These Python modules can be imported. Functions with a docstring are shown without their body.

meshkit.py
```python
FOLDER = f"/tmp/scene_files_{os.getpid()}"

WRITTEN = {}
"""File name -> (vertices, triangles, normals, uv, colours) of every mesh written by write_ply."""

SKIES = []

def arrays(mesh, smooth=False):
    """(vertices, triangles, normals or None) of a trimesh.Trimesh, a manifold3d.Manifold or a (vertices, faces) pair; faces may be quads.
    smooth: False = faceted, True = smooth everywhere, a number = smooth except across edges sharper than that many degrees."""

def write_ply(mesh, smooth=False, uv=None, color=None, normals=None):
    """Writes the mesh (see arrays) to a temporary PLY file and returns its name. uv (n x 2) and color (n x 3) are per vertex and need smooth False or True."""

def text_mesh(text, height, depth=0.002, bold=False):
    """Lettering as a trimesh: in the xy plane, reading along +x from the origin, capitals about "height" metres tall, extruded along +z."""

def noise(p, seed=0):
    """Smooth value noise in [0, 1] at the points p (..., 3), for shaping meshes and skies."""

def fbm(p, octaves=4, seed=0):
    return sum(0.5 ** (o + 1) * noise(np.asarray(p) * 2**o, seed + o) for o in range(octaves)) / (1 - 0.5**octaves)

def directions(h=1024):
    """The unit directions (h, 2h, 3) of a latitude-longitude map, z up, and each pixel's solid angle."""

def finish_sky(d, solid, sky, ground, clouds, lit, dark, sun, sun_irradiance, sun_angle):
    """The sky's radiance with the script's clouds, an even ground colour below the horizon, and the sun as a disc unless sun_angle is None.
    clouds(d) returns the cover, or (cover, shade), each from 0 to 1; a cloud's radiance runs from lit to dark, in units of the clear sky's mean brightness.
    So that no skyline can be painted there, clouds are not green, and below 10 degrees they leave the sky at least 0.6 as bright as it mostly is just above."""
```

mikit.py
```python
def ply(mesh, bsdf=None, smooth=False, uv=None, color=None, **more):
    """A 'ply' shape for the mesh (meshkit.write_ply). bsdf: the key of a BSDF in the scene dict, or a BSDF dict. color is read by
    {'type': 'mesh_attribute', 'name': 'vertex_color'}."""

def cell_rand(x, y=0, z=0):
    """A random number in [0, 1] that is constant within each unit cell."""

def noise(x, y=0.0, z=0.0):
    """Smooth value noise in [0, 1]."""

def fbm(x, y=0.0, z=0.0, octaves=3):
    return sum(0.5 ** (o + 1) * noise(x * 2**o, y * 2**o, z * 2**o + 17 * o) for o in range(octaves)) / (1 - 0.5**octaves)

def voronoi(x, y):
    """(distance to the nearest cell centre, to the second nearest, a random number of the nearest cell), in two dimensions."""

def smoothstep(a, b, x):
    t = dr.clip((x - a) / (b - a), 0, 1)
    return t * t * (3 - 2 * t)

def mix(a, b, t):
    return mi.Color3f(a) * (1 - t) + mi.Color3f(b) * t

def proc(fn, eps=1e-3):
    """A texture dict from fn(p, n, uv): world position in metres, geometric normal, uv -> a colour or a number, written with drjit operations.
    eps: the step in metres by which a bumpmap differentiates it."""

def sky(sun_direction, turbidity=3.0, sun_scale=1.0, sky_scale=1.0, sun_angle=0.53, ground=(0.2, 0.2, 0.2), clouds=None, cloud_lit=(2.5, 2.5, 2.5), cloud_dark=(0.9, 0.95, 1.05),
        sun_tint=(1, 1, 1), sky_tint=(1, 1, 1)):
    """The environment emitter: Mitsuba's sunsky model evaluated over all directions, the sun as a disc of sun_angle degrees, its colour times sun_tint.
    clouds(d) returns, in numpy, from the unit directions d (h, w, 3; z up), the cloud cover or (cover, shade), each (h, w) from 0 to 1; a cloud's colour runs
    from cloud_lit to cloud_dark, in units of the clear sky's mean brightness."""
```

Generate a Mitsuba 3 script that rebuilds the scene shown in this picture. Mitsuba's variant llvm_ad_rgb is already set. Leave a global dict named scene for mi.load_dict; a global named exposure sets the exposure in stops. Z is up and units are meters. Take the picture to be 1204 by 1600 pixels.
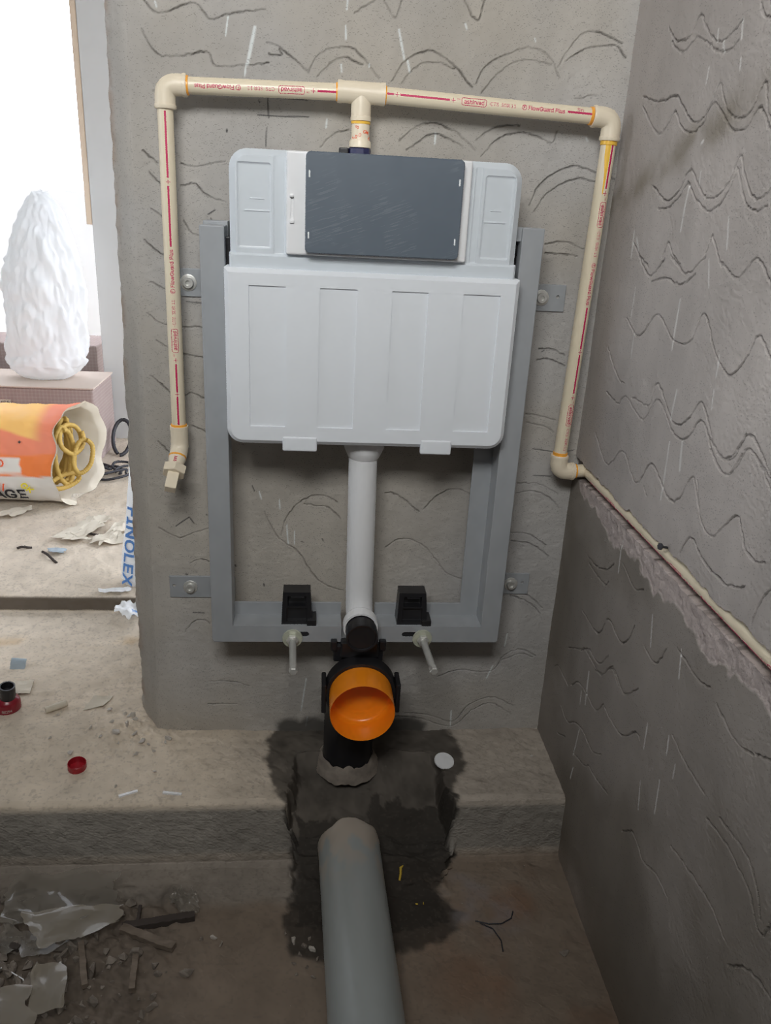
import math, random
import numpy as np, trimesh, manifold3d as m3, drjit as dr
import mitsuba as mi
import mikit, meshkit
from shapely.geometry import Polygon, box as sbox
from shapely import affinity
from scipy.spatial import cKDTree

T = mi.ScalarTransform4f
scene, labels = {}, {}
exposure = -0.1
SKY_SCALE = 18.0          # daylight outside the far opening
KEY_RADIANCE = 29.0              # radiance of an added, unseen window pane serving as key light
# ---------------------------------------------------------------- camera (1204 x 1600)
F_PX = 1250.0
CAM = (-0.0865, -1.32513, 0.985)
YAW, PITCH, ROLL = 0.100404614, 0.370600651, -0.0535658811
_f = np.array([math.cos(PITCH) * math.sin(YAW), math.cos(PITCH) * math.cos(YAW), -math.sin(PITCH)])
_r = np.array([math.cos(YAW), -math.sin(YAW), 0.0]); _d = np.cross(_f, _r)
_up = -(-math.sin(ROLL) * _r + math.cos(ROLL) * _d)
scene['camera'] = {'type': 'perspective', 'fov': 2 * math.degrees(math.atan(602 / F_PX)), 'fov_axis': 'x', 'near_clip': 0.02, 'far_clip': 200.0,
                   'to_world': T().look_at(origin=list(CAM), target=[CAM[i] + float(_f[i]) for i in range(3)], up=[float(v) for v in _up])}
# ---------------------------------------------------------------- sky: bright haze outside the far opening
def haze(d):
    return 0.75 + 0.25 * meshkit.fbm(d * 3.0, 3, 5)
scene['sky'] = mikit.sky((0.3, 0.5, 0.8), turbidity=5.0, sun_scale=0.0, sky_scale=SKY_SCALE, ground=(0.5, 0.48, 0.45), clouds=haze,
                         cloud_lit=(1.5, 1.55, 1.65), cloud_dark=(1.2, 1.25, 1.35))
# ---------------------------------------------------------------- helpers
def obj(key, mesh, bsdf, smooth=False, **kw):
    base, n = key, 0
    while key in scene:
        n += 1; key = f'{base}_{n:03d}'
    scene[key] = mikit.ply(mesh, bsdf, smooth=smooth, **kw)
    return key
def name(base):
    key, n = base, 0
    while key in labels or key in scene or any(k.startswith(key + '__') for k in scene):
        n += 1; key = f'{base}_{n:03d}'
    return key
def lab(key, label=None, cat=None, group=None, kind=None):
    d = {}
    if label: d['label'] = label
    if cat: d['category'] = cat
    if group: d['group'] = group
    if kind: d['kind'] = kind
    labels[key] = d
    return key
def mtri(m):
    q = m.to_mesh(); return trimesh.Trimesh(q.vert_properties[:, :3], q.tri_verts, process=False)
def man(t):
    return m3.Manifold(m3.Mesh(np.asarray(t.vertices, np.float32), np.asarray(t.faces, np.uint32)))
def cat_(*ms): return trimesh.util.concatenate([m if isinstance(m, trimesh.Trimesh) else mtri(m) for m in ms])
def rbox(lo, hi, r=0.002, seg=12):
    lo, hi = np.array(lo, float), np.array(hi, float); r = min(r, (hi - lo).min() * .49)
    s = m3.Manifold.sphere(r, seg)
    return m3.Manifold.batch_hull([s.translate([(lo, hi)[a][0] + (r, -r)[a], (lo, hi)[b][1] + (r, -r)[b], (lo, hi)[c][2] + (r, -r)[c]]) for a in (0, 1) for b in (0, 1) for c in (0, 1)])
def bx(lo, hi):
    lo, hi = np.array(lo, float), np.array(hi, float)
    return m3.Manifold.cube(list(hi - lo)).translate(list(lo))
def plate(poly, y0, y1, bev=0.001):
    """convex xz polygon extruded from y0 (front) to y1, edges bevelled"""
    def pts(p, y): return [[x, y, z] for x, z in list(p.exterior.coords)[:-1]]
    q = poly.buffer(-bev)
    return m3.Manifold.hull_points(pts(q, y0) + pts(poly, y0 + bev) + pts(poly, y1 - bev) + pts(q, y1))
def rrect(x0, z0, x1, z1, r):
    return sbox(x0 + r, z0 + r, x1 - r, z1 - r).buffer(r, 8)
def frame_of(t):
    t = np.array(t, float); t /= np.linalg.norm(t)
    a = np.cross(t, [0, 0, 1.0] if abs(t[2]) < .9 else [0, 1.0, 0]); a /= np.linalg.norm(a)
    return t, a, np.cross(t, a)
def tube(path, r, sides=20, caps=True):
    p = np.asarray(path, float); n = len(p)
    r = np.broadcast_to(np.asarray(r, float), (n,))
    t = np.gradient(p, axis=0); t /= np.linalg.norm(t, axis=1, keepdims=True) + 1e-12
    _, a, _ = frame_of(t[0]); rings = []
    ang = np.arange(sides) * 2 * np.pi / sides
    for i in range(n):
        a = a - t[i] * (a @ t[i]); a /= np.linalg.norm(a); b = np.cross(t[i], a)
        rings.append(p[i] + r[i] * (np.cos(ang)[:, None] * a + np.sin(ang)[:, None] * b))
    v = np.vstack(rings); f = []
    i, j = np.meshgrid(np.arange(n - 1), np.arange(sides), indexing='ij'); i, j = i.ravel(), j.ravel(); k = (j + 1) % sides
    f = np.vstack([np.stack([i * sides + j, i * sides + k, (i + 1) * sides + k], 1), np.stack([i * sides + j, (i + 1) * sides + k, (i + 1) * sides + j], 1)])
    if caps:
        v = np.vstack([v, p[0], p[-1]]); c0, c1 = len(v) - 2, len(v) - 1; q = np.arange(sides); k = (q + 1) % sides; o = (n - 1) * sides
        f = np.vstack([f, np.stack([k, q, q * 0 + c0], 1), np.stack([o + q, o + k, q * 0 + c1], 1)])
    return trimesh.Trimesh(v, f, process=False)
def lathe(prof, origin, axis, sides=40):
    """prof: (radius, distance along the axis) pairs"""
    t, a, b = frame_of(axis); ang = np.arange(sides) * 2 * np.pi / sides
    ring = np.cos(ang)[:, None] * a + np.sin(ang)[:, None] * b
    prof = [(max(r, 1e-5), h) for r, h in prof]
    v = np.vstack([np.array(origin) + t * h + r * ring for r, h in prof]); n = len(prof)
    i, j = np.meshgrid(np.arange(n - 1), np.arange(sides), indexing='ij'); i, j = i.ravel(), j.ravel(); k = (j + 1) % sides
    f = np.vstack([np.stack([i * sides + j, i * sides + k, (i + 1) * sides + k], 1), np.stack([i * sides + j, (i + 1) * sides + k, (i + 1) * sides + j], 1)])
    return trimesh.Trimesh(v, f, process=False)
def arc(p0, corner, p1, n=8):
    p0, c, p1 = (np.array(q, float) for q in (p0, corner, p1)); s = np.linspace(0, 1, n)[:, None]
    return (1 - s) ** 2 * p0 + 2 * s * (1 - s) * c + s ** 2 * p1
def grid(P, C=None):
    h, w = P.shape[:2]; idx = np.arange(h * w).reshape(h, w)
    a, b, c, d = idx[:-1, :-1].ravel(), idx[:-1, 1:].ravel(), idx[1:, 1:].ravel(), idx[1:, :-1].ravel()
    return trimesh.Trimesh(P.reshape(-1, 3), np.vstack([np.stack([a, b, c], 1), np.stack([a, c, d], 1)]), process=False)
def sm(a, b, x):
    t = np.clip((x - a) / (b - a), 0, 1); return t * t * (3 - 2 * t)
def nz(x, y, s, seed=0, o=4):
    return meshkit.fbm(np.stack([x * s, y * s, np.zeros_like(x) + seed * 7.3], -1), o, seed)
def dense(pl, step):
    p = np.array(pl, float).reshape(-1, 2) / 1000; out = []
    # smooth the traced scratch a little (Catmull-Rom)
    q = np.vstack([2 * p[0] - p[1], p, 2 * p[-1] - p[-2]])
    for i in range(1, len(q) - 2):
        n = max(2, int(np.linalg.norm(q[i + 1] - q[i]) / step)); t = np.linspace(0, 1, n, endpoint=False)[:, None]
        out.append(.5 * (2 * q[i] + (q[i + 1] - q[i - 1]) * t + (2 * q[i - 1] - 5 * q[i] + 4 * q[i + 1] - q[i + 2]) * t ** 2 + (3 * q[i] - q[i - 1] - 3 * q[i + 1] + q[i + 2]) * t ** 3))
    out.append(p[-1:]); return np.vstack(out)
def segd(a, b, splash):
    """list of (distance field in m minus nothing, half width m)"""
    x0, z0, x1, z1, w = splash; p0, p1 = np.array([x0, z0]) / 1000, np.array([x1, z1]) / 1000
    d = p1 - p0; L = max(d @ d, 1e-9); t = np.clip(((a - p0[0]) * d[0] + (b - p0[1]) * d[1]) / L, 0, 1)
    return np.hypot(a - p0[0] - t * d[0], b - p0[1] - t * d[1]), t, w / 1000
# ---------------------------------------------------------------- materials
def two(b): return {'type': 'twosided', 'bsdf': b}
def rgb(*c): return {'type': 'rgb', 'value': list(c)}
def mat(key, col, rough=.5, spec=.5, metal=0.0, **kw):
    scene[key] = two({'type': 'principled', 'base_color': rgb(*col) if isinstance(col, (tuple, list)) else col, 'roughness': rough, 'specular': spec, 'metallic': metal, **kw})
    return key
def plain(key, bsdf): scene[key] = bsdf
VC = {'type': 'mesh_attribute', 'name': 'vertex_color'}
def grain_fn(p, n, uv): return mikit.fbm(p.x * 420, p.y * 420, p.z * 420, 3)
def bump_fn(p, n, uv): return mikit.fbm(p.x * 260, p.y * 260, p.z * 260, 3)
def speck_fn(p, n, uv): return mikit.smoothstep(.70, .9, mikit.noise(p.x * 620, p.y * 620, p.z * 620)) * .38
scene['mat_concrete'] = two({'type': 'bumpmap', 'scale': .0010, 'tex': mikit.proc(bump_fn, 5e-4), 'bsdf': {'type': 'blendbsdf', 'weight': mikit.proc(speck_fn),
    'a': {'type': 'diffuse', 'reflectance': VC}, 'b': {'type': 'diffuse', 'reflectance': rgb(.1, .095, .09)}}})
def bump2_fn(p, n, uv): return .62 * mikit.fbm(p.x * 95, p.y * 95, p.z * 95, 3) + .38 * mikit.fbm(p.x * 330, p.y * 330, p.z * 330, 2)
def grit_fn(p, n, uv): return mikit.smoothstep(.50, .80, mikit.fbm(p.x * 200, p.y * 200, p.z * 200, 3)) * .24
scene['mat_ground'] = two({'type': 'bumpmap', 'scale': .0038, 'tex': mikit.proc(bump2_fn, 5e-4), 'bsdf': {'type': 'blendbsdf', 'weight': mikit.proc(grit_fn),
    'a': {'type': 'diffuse', 'reflectance': VC}, 'b': {'type': 'diffuse', 'reflectance': rgb(.11, .097, .083)}}})
scene['mat_painted'] = two({'type': 'principled', 'base_color': VC, 'roughness': .55, 'specular': .4})
mat('mat_cpvc', (.69, .61, .46), .33, .5)
mat('mat_fitting', (.70, .62, .48), .38, .5)
mat('mat_print', (.48, .02, .09), .5)
mat('mat_glue', (.80, .36, .05), .3)
mat('mat_yellow_glue', (.78, .47, .06), .3)
mat('mat_shell', (.545, .59, .625), .35)
mat('mat_foam', (.65, .68, .71), .6, .3)
mat('mat_white', (.70, .71, .72), .35)
def plate_fn(p, n, uv):
    s = mikit.smoothstep(.62, .8, mikit.noise(p.x * 60 + p.z * 30, p.z * 900 - p.x * 330, 1.0)) * mikit.smoothstep(.45, .6, mikit.fbm(p.x * 28, p.z * 34, 3.0, 3))
    return mikit.mix((.085, .108, .135), (.17, .195, .22), s * .32 + .12 * mikit.fbm(p.x * 40, p.z * 40, 9.0, 3))
mat('mat_flush_plate', mikit.proc(plate_fn), .42, .5)
def frame_fn(p, n, uv): return mikit.mix((.27, .287, .303), (.32, .335, .348), mikit.fbm(p.x * 60, p.y * 60, p.z * 25, 3))
mat('mat_frame', mikit.proc(frame_fn), .45, .5)
mat('mat_black', (.012, .012, .014), .35)
mat('mat_slot_shade', (.01, .01, .012), .8)
mat('mat_blue_nut', (.02, .022, .07), .4)
mat('mat_orange', (.80, .24, .01), .28)
mat('mat_zinc', (.62, .62, .59), .35, .5, .55)
mat('mat_washer', (.50, .52, .42), .3, .5, .3)
def grey_pvc_fn(p, n, uv):
    d = mikit.smoothstep(.47, .62, mikit.fbm(p.x * 38, p.y * 26, p.z * 38, 4) + .25 * mikit.smoothstep(-.30, -.22, p.y)) * mikit.smoothstep(-.38, -.24, p.y)
    return mikit.mix(mikit.mix((.29, .315, .315), (.24, .26, .255), mikit.fbm(p.x * 50, p.y * 9, p.z * 50, 3)), (.34, .30, .255), d)
mat('mat_grey_pvc', mikit.proc(grey_pvc_fn), .3, .5)
mat('mat_red', (.20, .008, .018), .3)
mat('mat_red_cap', (.30, .012, .02), .3)
mat('mat_board', (.52, .515, .50), .5)
mat('mat_chipwood', (.62, .50, .38), .8)
def card_fn(p, n, uv):
    g = mikit.smoothstep(.7, .95, dr.abs(dr.sin(p.x * 250))) * .5 + mikit.smoothstep(.7, .95, dr.abs(dr.sin(p.z * 250))) * .5
    return mikit.mix((.27, .21, .195), (.36, .29, .265), g * .6 + .4 * mikit.fbm(p.x * 30, p.y * 30, p.z * 30, 2))
mat('mat_carton', mikit.proc(card_fn), .8, .2)
mat('mat_carton_plain', (.50, .42, .36), .8, .2)
scene['mat_white_sack'] = {'type': 'principledthin', 'base_color': rgb(.86, .87, .87), 'roughness': .5, 'diff_trans': .7}
mat('mat_paper', (.55, .50, .41), .8, .2)
mat('mat_rope', (.44, .29, .07), .7)
mat('mat_blue_print', (.08, .20, .48), .6)
mat('mat_ink', (.015, .015, .018), .6)
mat('mat_yellow_ink', (.80, .66, .02), .6)
mat('mat_red_ink', (.75, .12, .05), .6)
mat('mat_cable', (.03, .03, .035), .5)
def wood_fn(p, n, uv): return mikit.mix((.105, .082, .062), (.22, .18, .145), mikit.fbm(p.x * 60, p.y * 160, p.z * 160, 3))
mat('mat_wood', mikit.proc(wood_fn), .8, .2)
mat('mat_wood_dark', (.055, .045, .04), .85, .2)
def stone_fn(p, n, uv): return mikit.mix((.11, .094, .08), (.27, .235, .20), mikit.fbm(p.x * 90, p.y * 90, p.z * 90, 3))
mat('mat_stone', mikit.proc(stone_fn), .9, .2)
mat('mat_stone_pale', (.44, .41, .37), .9, .2)
mat('mat_plaster_white', (.8, .8, .79), .9, .2)
mat('mat_tile_chip', (.30, .36, .40), .4)
scene['mat_film'] = {'type': 'blendbsdf', 'weight': .16, 'a': {'type': 'thindielectric', 'int_ior': 1.5},
                     'b': two({'type': 'principled', 'base_color': rgb(.36, .33, .28), 'roughness': .22, 'specular': .7})}
scene['mat_film_dull'] = {'type': 'blendbsdf', 'weight': .34, 'a': {'type': 'thindielectric', 'int_ior': 1.5},
                     'b': two({'type': 'principled', 'base_color': rgb(.34, .30, .235), 'roughness': .4, 'specular': .6})}
BACK_GROOVES = [[-100,1154,-84,1179,-53,1189,-28,1183,3,1152],[-88,1149,-72,1164,-53,1176,-35,1173,-21,1167],[22,1149,41,1177,77,1192,114,1175,142,1148],[37,1148,60,1172,85,1178,114,1172],[148,1154,163,1180,218,1204,253,1197,273,1170],[157,1142,188,1176,220,1189,259,1185],[269,1183,293,1222,321,1232,362,1220],[280,1192,314,1211,353,1215,370,1202],[-160,1189,-139,1181,-102,1156],[-157,1173,-139,1173,-142,1180],[-343,1228,-322,1215,-268,1230,-241,1212,-211,1221,-162,1229],[-350,1193,-329,1165,-293,1163,-248,1171,-235,1154,-194,1157,-157,1162],[-81,1055,-62,1074,-39,1080],[38,1070,59,1089,88,1098,128,1084,155,1063],[49,1058,89,1082,134,1069],[155,1077,181,1096,220,1102],[165,1055,188,1081,221,1092,247,1089,273,1081,279,1097],[300,1142,333,1149],[248,990,265,1024,307,1049,349,1042,379,1034],[257,981,277,1010,315,1031,351,1029],[281,933,312,938,345,928],[283,920,336,917],[291,766,313,767,336,757],[290,748,315,749,339,739],[282,654,317,649,335,644],[284,639,319,632,334,623],[282,527,321,526,358,508],[281,509,310,513,341,501,364,480],[280,432,314,428,347,407],[282,415,323,407,356,384],[288,310,323,305,357,276],[292,302,331,287,355,263],[167,124,208,139,253,134,278,142,294,171,324,185,357,171],[288,160,325,175,351,168],[107,38,152,35,205,19,234,57,278,75,325,56],[82,31,133,27,202,7,242,45,279,61,321,37],[-138,419,-129,452,-109,480,-84,495,-59,495,-39,484],[-98,481,-75,477,-56,475,-33,454],[-168,464,-154,433,-137,409,-108,388,-90,359,-72,333,-49,318,-25,311],[45,504,62,502,86,487,107,469],[116,475,142,504,176,513,213,495],[50,399,79,416,114,406,140,381,166,349,197,336,218,340],[-296,990,-273,994,-254,979,-226,971],[-346,956,-318,938],[-294,941,-280,923,-261,920],[-347,1006,-320,983],[-295,1022,-272,1018,-224,1028],[-360,799,-331,783,-260,780],[-360,701,-316,666,-290,672,-264,662],[-347,757,-313,740,-262,731],[-290,617,-266,607],[-357,430,-322,412,-294,422,-266,431],[-302,363,-284,370,-268,367],[-316,222,-300,243,-277,246,-269,239],[-273,114,-233,114,-197,104],[-277,63,-222,63],[-355,1036,-333,1020],[-358,910,-335,892,-306,889],[-352,848,-318,835,-268,840],[-35,1233,-8,1250],[6,1251,23,1230,31,1253],[121,1259,142,1235,151,1261],[-336,1117,-314,1109],[-351,588,-329,566]]
RIGHT_GROOVES = [[-127,1219,-153,1202,-170,1197,-199,1197,-223,1216,-256,1191,-286,1178,-309,1179,-336,1191],[-143,1200,-186,1182,-212,1189,-225,1192,-261,1179,-291,1167,-316,1164,-335,1171],[-70,1142,-136,1130,-183,1132,-208,1121,-253,1095,-282,1099,-299,1119,-310,1131,-339,1101,-370,1090,-394,1093,-415,1120,-433,1091,-441,1086],[-75,1129,-143,1090,-172,1097,-192,1113,-220,1093,-253,1083,-281,1091,-298,1112,-322,1103,-360,1080,-393,1079,-416,1097,-447,1072],[-155,1023,-207,1004,-240,1012,-267,1040,-290,1029,-321,1010,-347,1007,-374,1020,-392,1051,-412,1030,-437,1009,-457,1008,-471,1016],[-185,994,-217,994,-251,1010,-269,1025,-300,1006,-336,994,-363,999,-387,1025,-392,1038,-420,1007,-446,995,-471,999],[-372,1200,-387,1186,-401,1180],[-227,934,-238,952,-257,939,-287,927],[-353,945,-361,965,-380,950,-399,934],[-115,946,-156,926,-184,917],[-144,929,-195,906,-236,931],[-254,936,-311,919,-354,942],[-387,941,-439,926,-472,947,-509,927],[-205,899,-252,907,-298,904,-335,919],[-133,839,-192,822,-245,859,-308,834,-354,840,-377,878,-424,837,-465,821,-494,849,-507,872,-540,854],[-100,719,-152,713,-181,730,-251,714,-292,752,-357,723,-394,727,-425,758,-473,723,-509,718,-534,754,-559,751,-593,731],[-204,735,-264,738,-283,772,-351,736,-389,751,-417,778,-467,737,-502,736,-534,771,-586,746],[-77,644,-147,613,-202,651,-267,623,-307,665,-372,641,-403,649,-429,688,-460,658],[-443,689,-466,651,-501,640,-529,670,-546,681,-569,656,-591,651,-611,657],[-434,590,-454,618,-502,603,-557,604,-586,617],[-614,588,-620,618,-632,637],[-445,746,-483,733,-509,737,-525,769],[-457,731,-504,716,-526,748,-546,756,-589,740],[-130,443,-175,446,-215,460,-240,483],[-137,435,-209,433,-231,445],[-272,498,-325,484,-356,496],[-141,349,-210,347,-233,360,-254,393,-306,386,-332,399,-347,435],[-388,423,-427,422,-450,457],[-106,253,-169,287,-199,305,-246,308,-277,341],[-236,289,-268,302,-299,332,-334,321],[-49,178,-69,191,-101,192,-130,191],[-164,282,-186,296,-253,294,-270,303,-295,333,-315,334,-347,323,-369,334,-395,360],[-146,200,-172,224,-205,231,-256,230,-276,242,-290,260,-320,258,-356,259,-380,267,-410,297,-427,298],[-111,134,-154,129,-195,156,-234,165,-279,164,-317,184],[-113,74,-154,95],[-203,98,-256,116,-277,130,-309,133,-364,147],[-430,136,-460,161,-486,157,-505,152,-545,168,-583,167],[-561,235,-634,246,-672,249,-705,238],[-620,332,-662,338,-695,333,-722,326,-744,306,-756,306,-764,329],[-645,354,-699,358,-729,342,-748,319],[-720,218,-743,244,-766,256,-792,261],[-296,628,-311,620],[-480,475,-537,470,-568,477],[-80,784,-139,750,-168,746],[-675,466,-700,478],[-509,365,-560,356,-604,355],[-588,468,-639,454,-670,462]]
BACK_SPLASH = [[-215,1217,-219,1193,1.0],[-177,1206,-188,1159,2.5],[-190,1159,-192,1144,1.0],[29,1216,39,1179,1.5],[44,1177,48,1163,1.5],[-48,1216,-47,1199,1.0],[-46,1248,-47,1236,1.0],[-328,1229,-326,1222,1.0],[-53,1167,-52,1157,1.0],[-12,1170,-12,1166,1.0],[125,1230,128,1223,1.0],[-72,1094,-73,1082,0.8],[92,1084,92,1069,1.0],[-176,502,-172,488,0.8],[-141,488,-140,470,0.8],[-128,440,-125,403,1.0],[-114,428,-114,403,0.8],[-16,872,-16,871,0.5],[266,434,270,383,1.0],[295,220,293,192,1.0],[274,149,264,120,1.0],[200,45,201,7,1.0],[71,785,74,781,0.5],[388,1228,388,1226,0.5],[229,1218,231,1214,0.5],[-89,121,-98,47,1.0],[-86,32,-88,10,1.0],[325,1091,328,1086,1.0]]
BACK_MARKS = [[-159,1118,-158,1090,0.8],[-161,1077,-162,1052,0.6],[-174,1093,-153,1094,0.6],[-156,1093,-99,1095,0.8],[-194,1120,-101,1117,0.8],[-294,820,-261,819,0.7],[-329,817,-317,817,0.5],[301,592,336,588,0.8],[307,543,340,542,0.8],[363,589,374,591,0.6],[-220,1071,-220,1069,2.2],[-241,959,-253,952,1.0],[-249,946,-247,945,1.0],[-220,360,-219,357,1.5],[-169,323,-168,318,1.5],[-270,458,-269,456,1.0],[-311,341,-308,340,1.5],[-326,434,-301,452,1.0],[-301,452,-293,440,1.0],[-300,263,-279,262,1.2],[-172,1113,-171,1110,0.5],[-234,510,-234,508,0.8],[-102,408,-98,407,0.7],[-65,414,-62,409,0.7],[-188,513,-184,502,0.7],[295,761,300,764,0.5]]
RIGHT_SPLASH = [[-275,1022,-272,968,1.5],[-113,961,-116,925,2.0],[-126,953,-141,936,1.5],[-306,886,-309,823,1.5],[-344,777,-342,738,1.2],[-350,710,-355,631,1.2],[-385,720,-393,685,2.0],[-151,885,-152,843,1.0],[-173,823,-177,786,0.8],[-364,939,-377,908,0.8],[-433,838,-436,813,1.0],[-438,798,-442,776,0.8],[-396,479,-406,435,1.0],[-488,480,-495,442,1.0],[-214,271,-220,212,2.0],[-195,221,-198,197,1.2],[-214,156,-204,95,1.2],[-213,75,-207,47,1.5],[-501,288,-506,238,1.0],[-452,246,-461,204,0.8],[-337,1192,-343,1172,1.5],[-280,1192,-282,1179,1.2],[-299,1176,-305,1165,1.5],[-350,1152,-353,1140,1.0],[-272,1153,-272,1136,1.0],[-394,987,-403,953,1.0],[-293,1072,-288,1069,1.5],[-301,1037,-303,1021,0.8],[-256,528,-262,478,1.0],[-441,335,-443,294,0.8],[-500,358,-503,331,1.0],[-529,336,-530,316,0.8]]
SMOOTH_WALL = False
# ================================================================ STRUCTURE
XR = 0.38      # right wall plane
def splash_mix(C, a, b, items, col, alpha=.8, k=1.0):
    for s in items:
        d, t, w = segd(a, b, s); w = w * k
        m = (1 - sm(w * .5, w * 1.25 + .0008, d * (1 + .5 * np.abs(t - .5)))) * alpha
        C = C * (1 - m[..., None]) + np.array(col) * m[..., None]
    return C
def groove_depth(a, b, lists, seed, width=.0011, depth=.0024):
    """scratches of the trowel: a cut with a raised lip; (relief in metres)"""
    pts, ids = [], []
    for i, L in enumerate(lists):
        q = dense(L, .0012); pts.append(q); ids.append(np.full(len(q), i))
    tree = cKDTree(np.vstack(pts)); 
    wob = .0022
    pa = a + (nz(a, b, 150, seed, 3) - .5) * 2 * wob; pb = b + (nz(a, b, 150, seed + 3, 3) - .5) * 2 * wob
    d, _ = tree.query(np.stack([pa.ravel(), pb.ravel()], 1), distance_upper_bound=.02)
    d = np.minimum(d.reshape(a.shape), .02)
    st = .50 + .70 * sm(.34, .72, nz(a, b, 30, seed + 5, 3))
    return -depth * st * np.exp(-(d / width) ** 2), st * np.exp(-(d / (width * .95)) ** 2)
# ---- back wall with the splayed, worn left edge (one skin: far face of the return, splay, front)
xs = np.concatenate([np.arange(-.369, .388, .0015)])
zs = np.concatenate([[-.2, -.12], np.arange(-.06, 1.30, .0015), [1.4, 1.6, 1.9, 2.4]])
spl = [(-.425, .34), (-.418, .26), (-.412, .15), (-.408, .08), (-.405, .04)] + [(-.4035 + .034 * t, .022 * (1 - t) ** 1.5) for t in np.linspace(0, .95, 20)]
Xb = np.concatenate([[p[0] for p in spl], xs]); Yb = np.concatenate([[p[1] for p in spl], 0 * xs])
Xg, Zg = np.meshgrid(Xb, zs); Yg = np.broadcast_to(Yb, Xg.shape).copy()
_dp = sm(.9, .35, Zg); _k = np.clip(Yg / .022, 0, 1); Xg = Xg - .012 * _dp * _k; Yg = np.where(Yg <= .0221, Yg * (1 + 2.0 * _dp), Yg + .05 * _dp)     # the splay is deeper lower down
S = Xg - Yg * .6      # a running coordinate that does not stop on the splay
lean = .014 * (np.clip(Zg, 0, 1.3) / 1.2) * sm(-.2, -.36, Xg)    # the worn edge leans
flat = sm(-.375, -.35, Xg)
rel, cut = groove_depth(Xg, Zg, BACK_GROOVES, 1); cut = cut * flat
rel = rel * flat + (nz(S, Zg, 9, 2, 4) - .5) * .0045 + (nz(S, Zg, 70, 3, 3) - .5) * .0016
edge = np.exp(-((Xg + .012 * _dp * _k + .4045) / .007) ** 2)
rel = rel + edge * (nz(S, Zg, 45, 4, 4) - .5) * .011
Pb = np.stack([Xg + lean - edge * rel * .8, Yg - rel * (1 - .4 * edge), Zg], -1)
base = np.array([.405, .394, .38])
v = .76 + .48 * nz(S, Zg, 6, 11, 5); v = v * (.9 + .2 * nz(S * 3, Zg * .6, 12, 12, 4))
C = base * v[..., None]
warm = sm(.4, .7, nz(S, Zg, 3.2, 14, 4))[..., None]; C = C * (1 - .12 * warm * np.array([0, .35, 1.0]))
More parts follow.
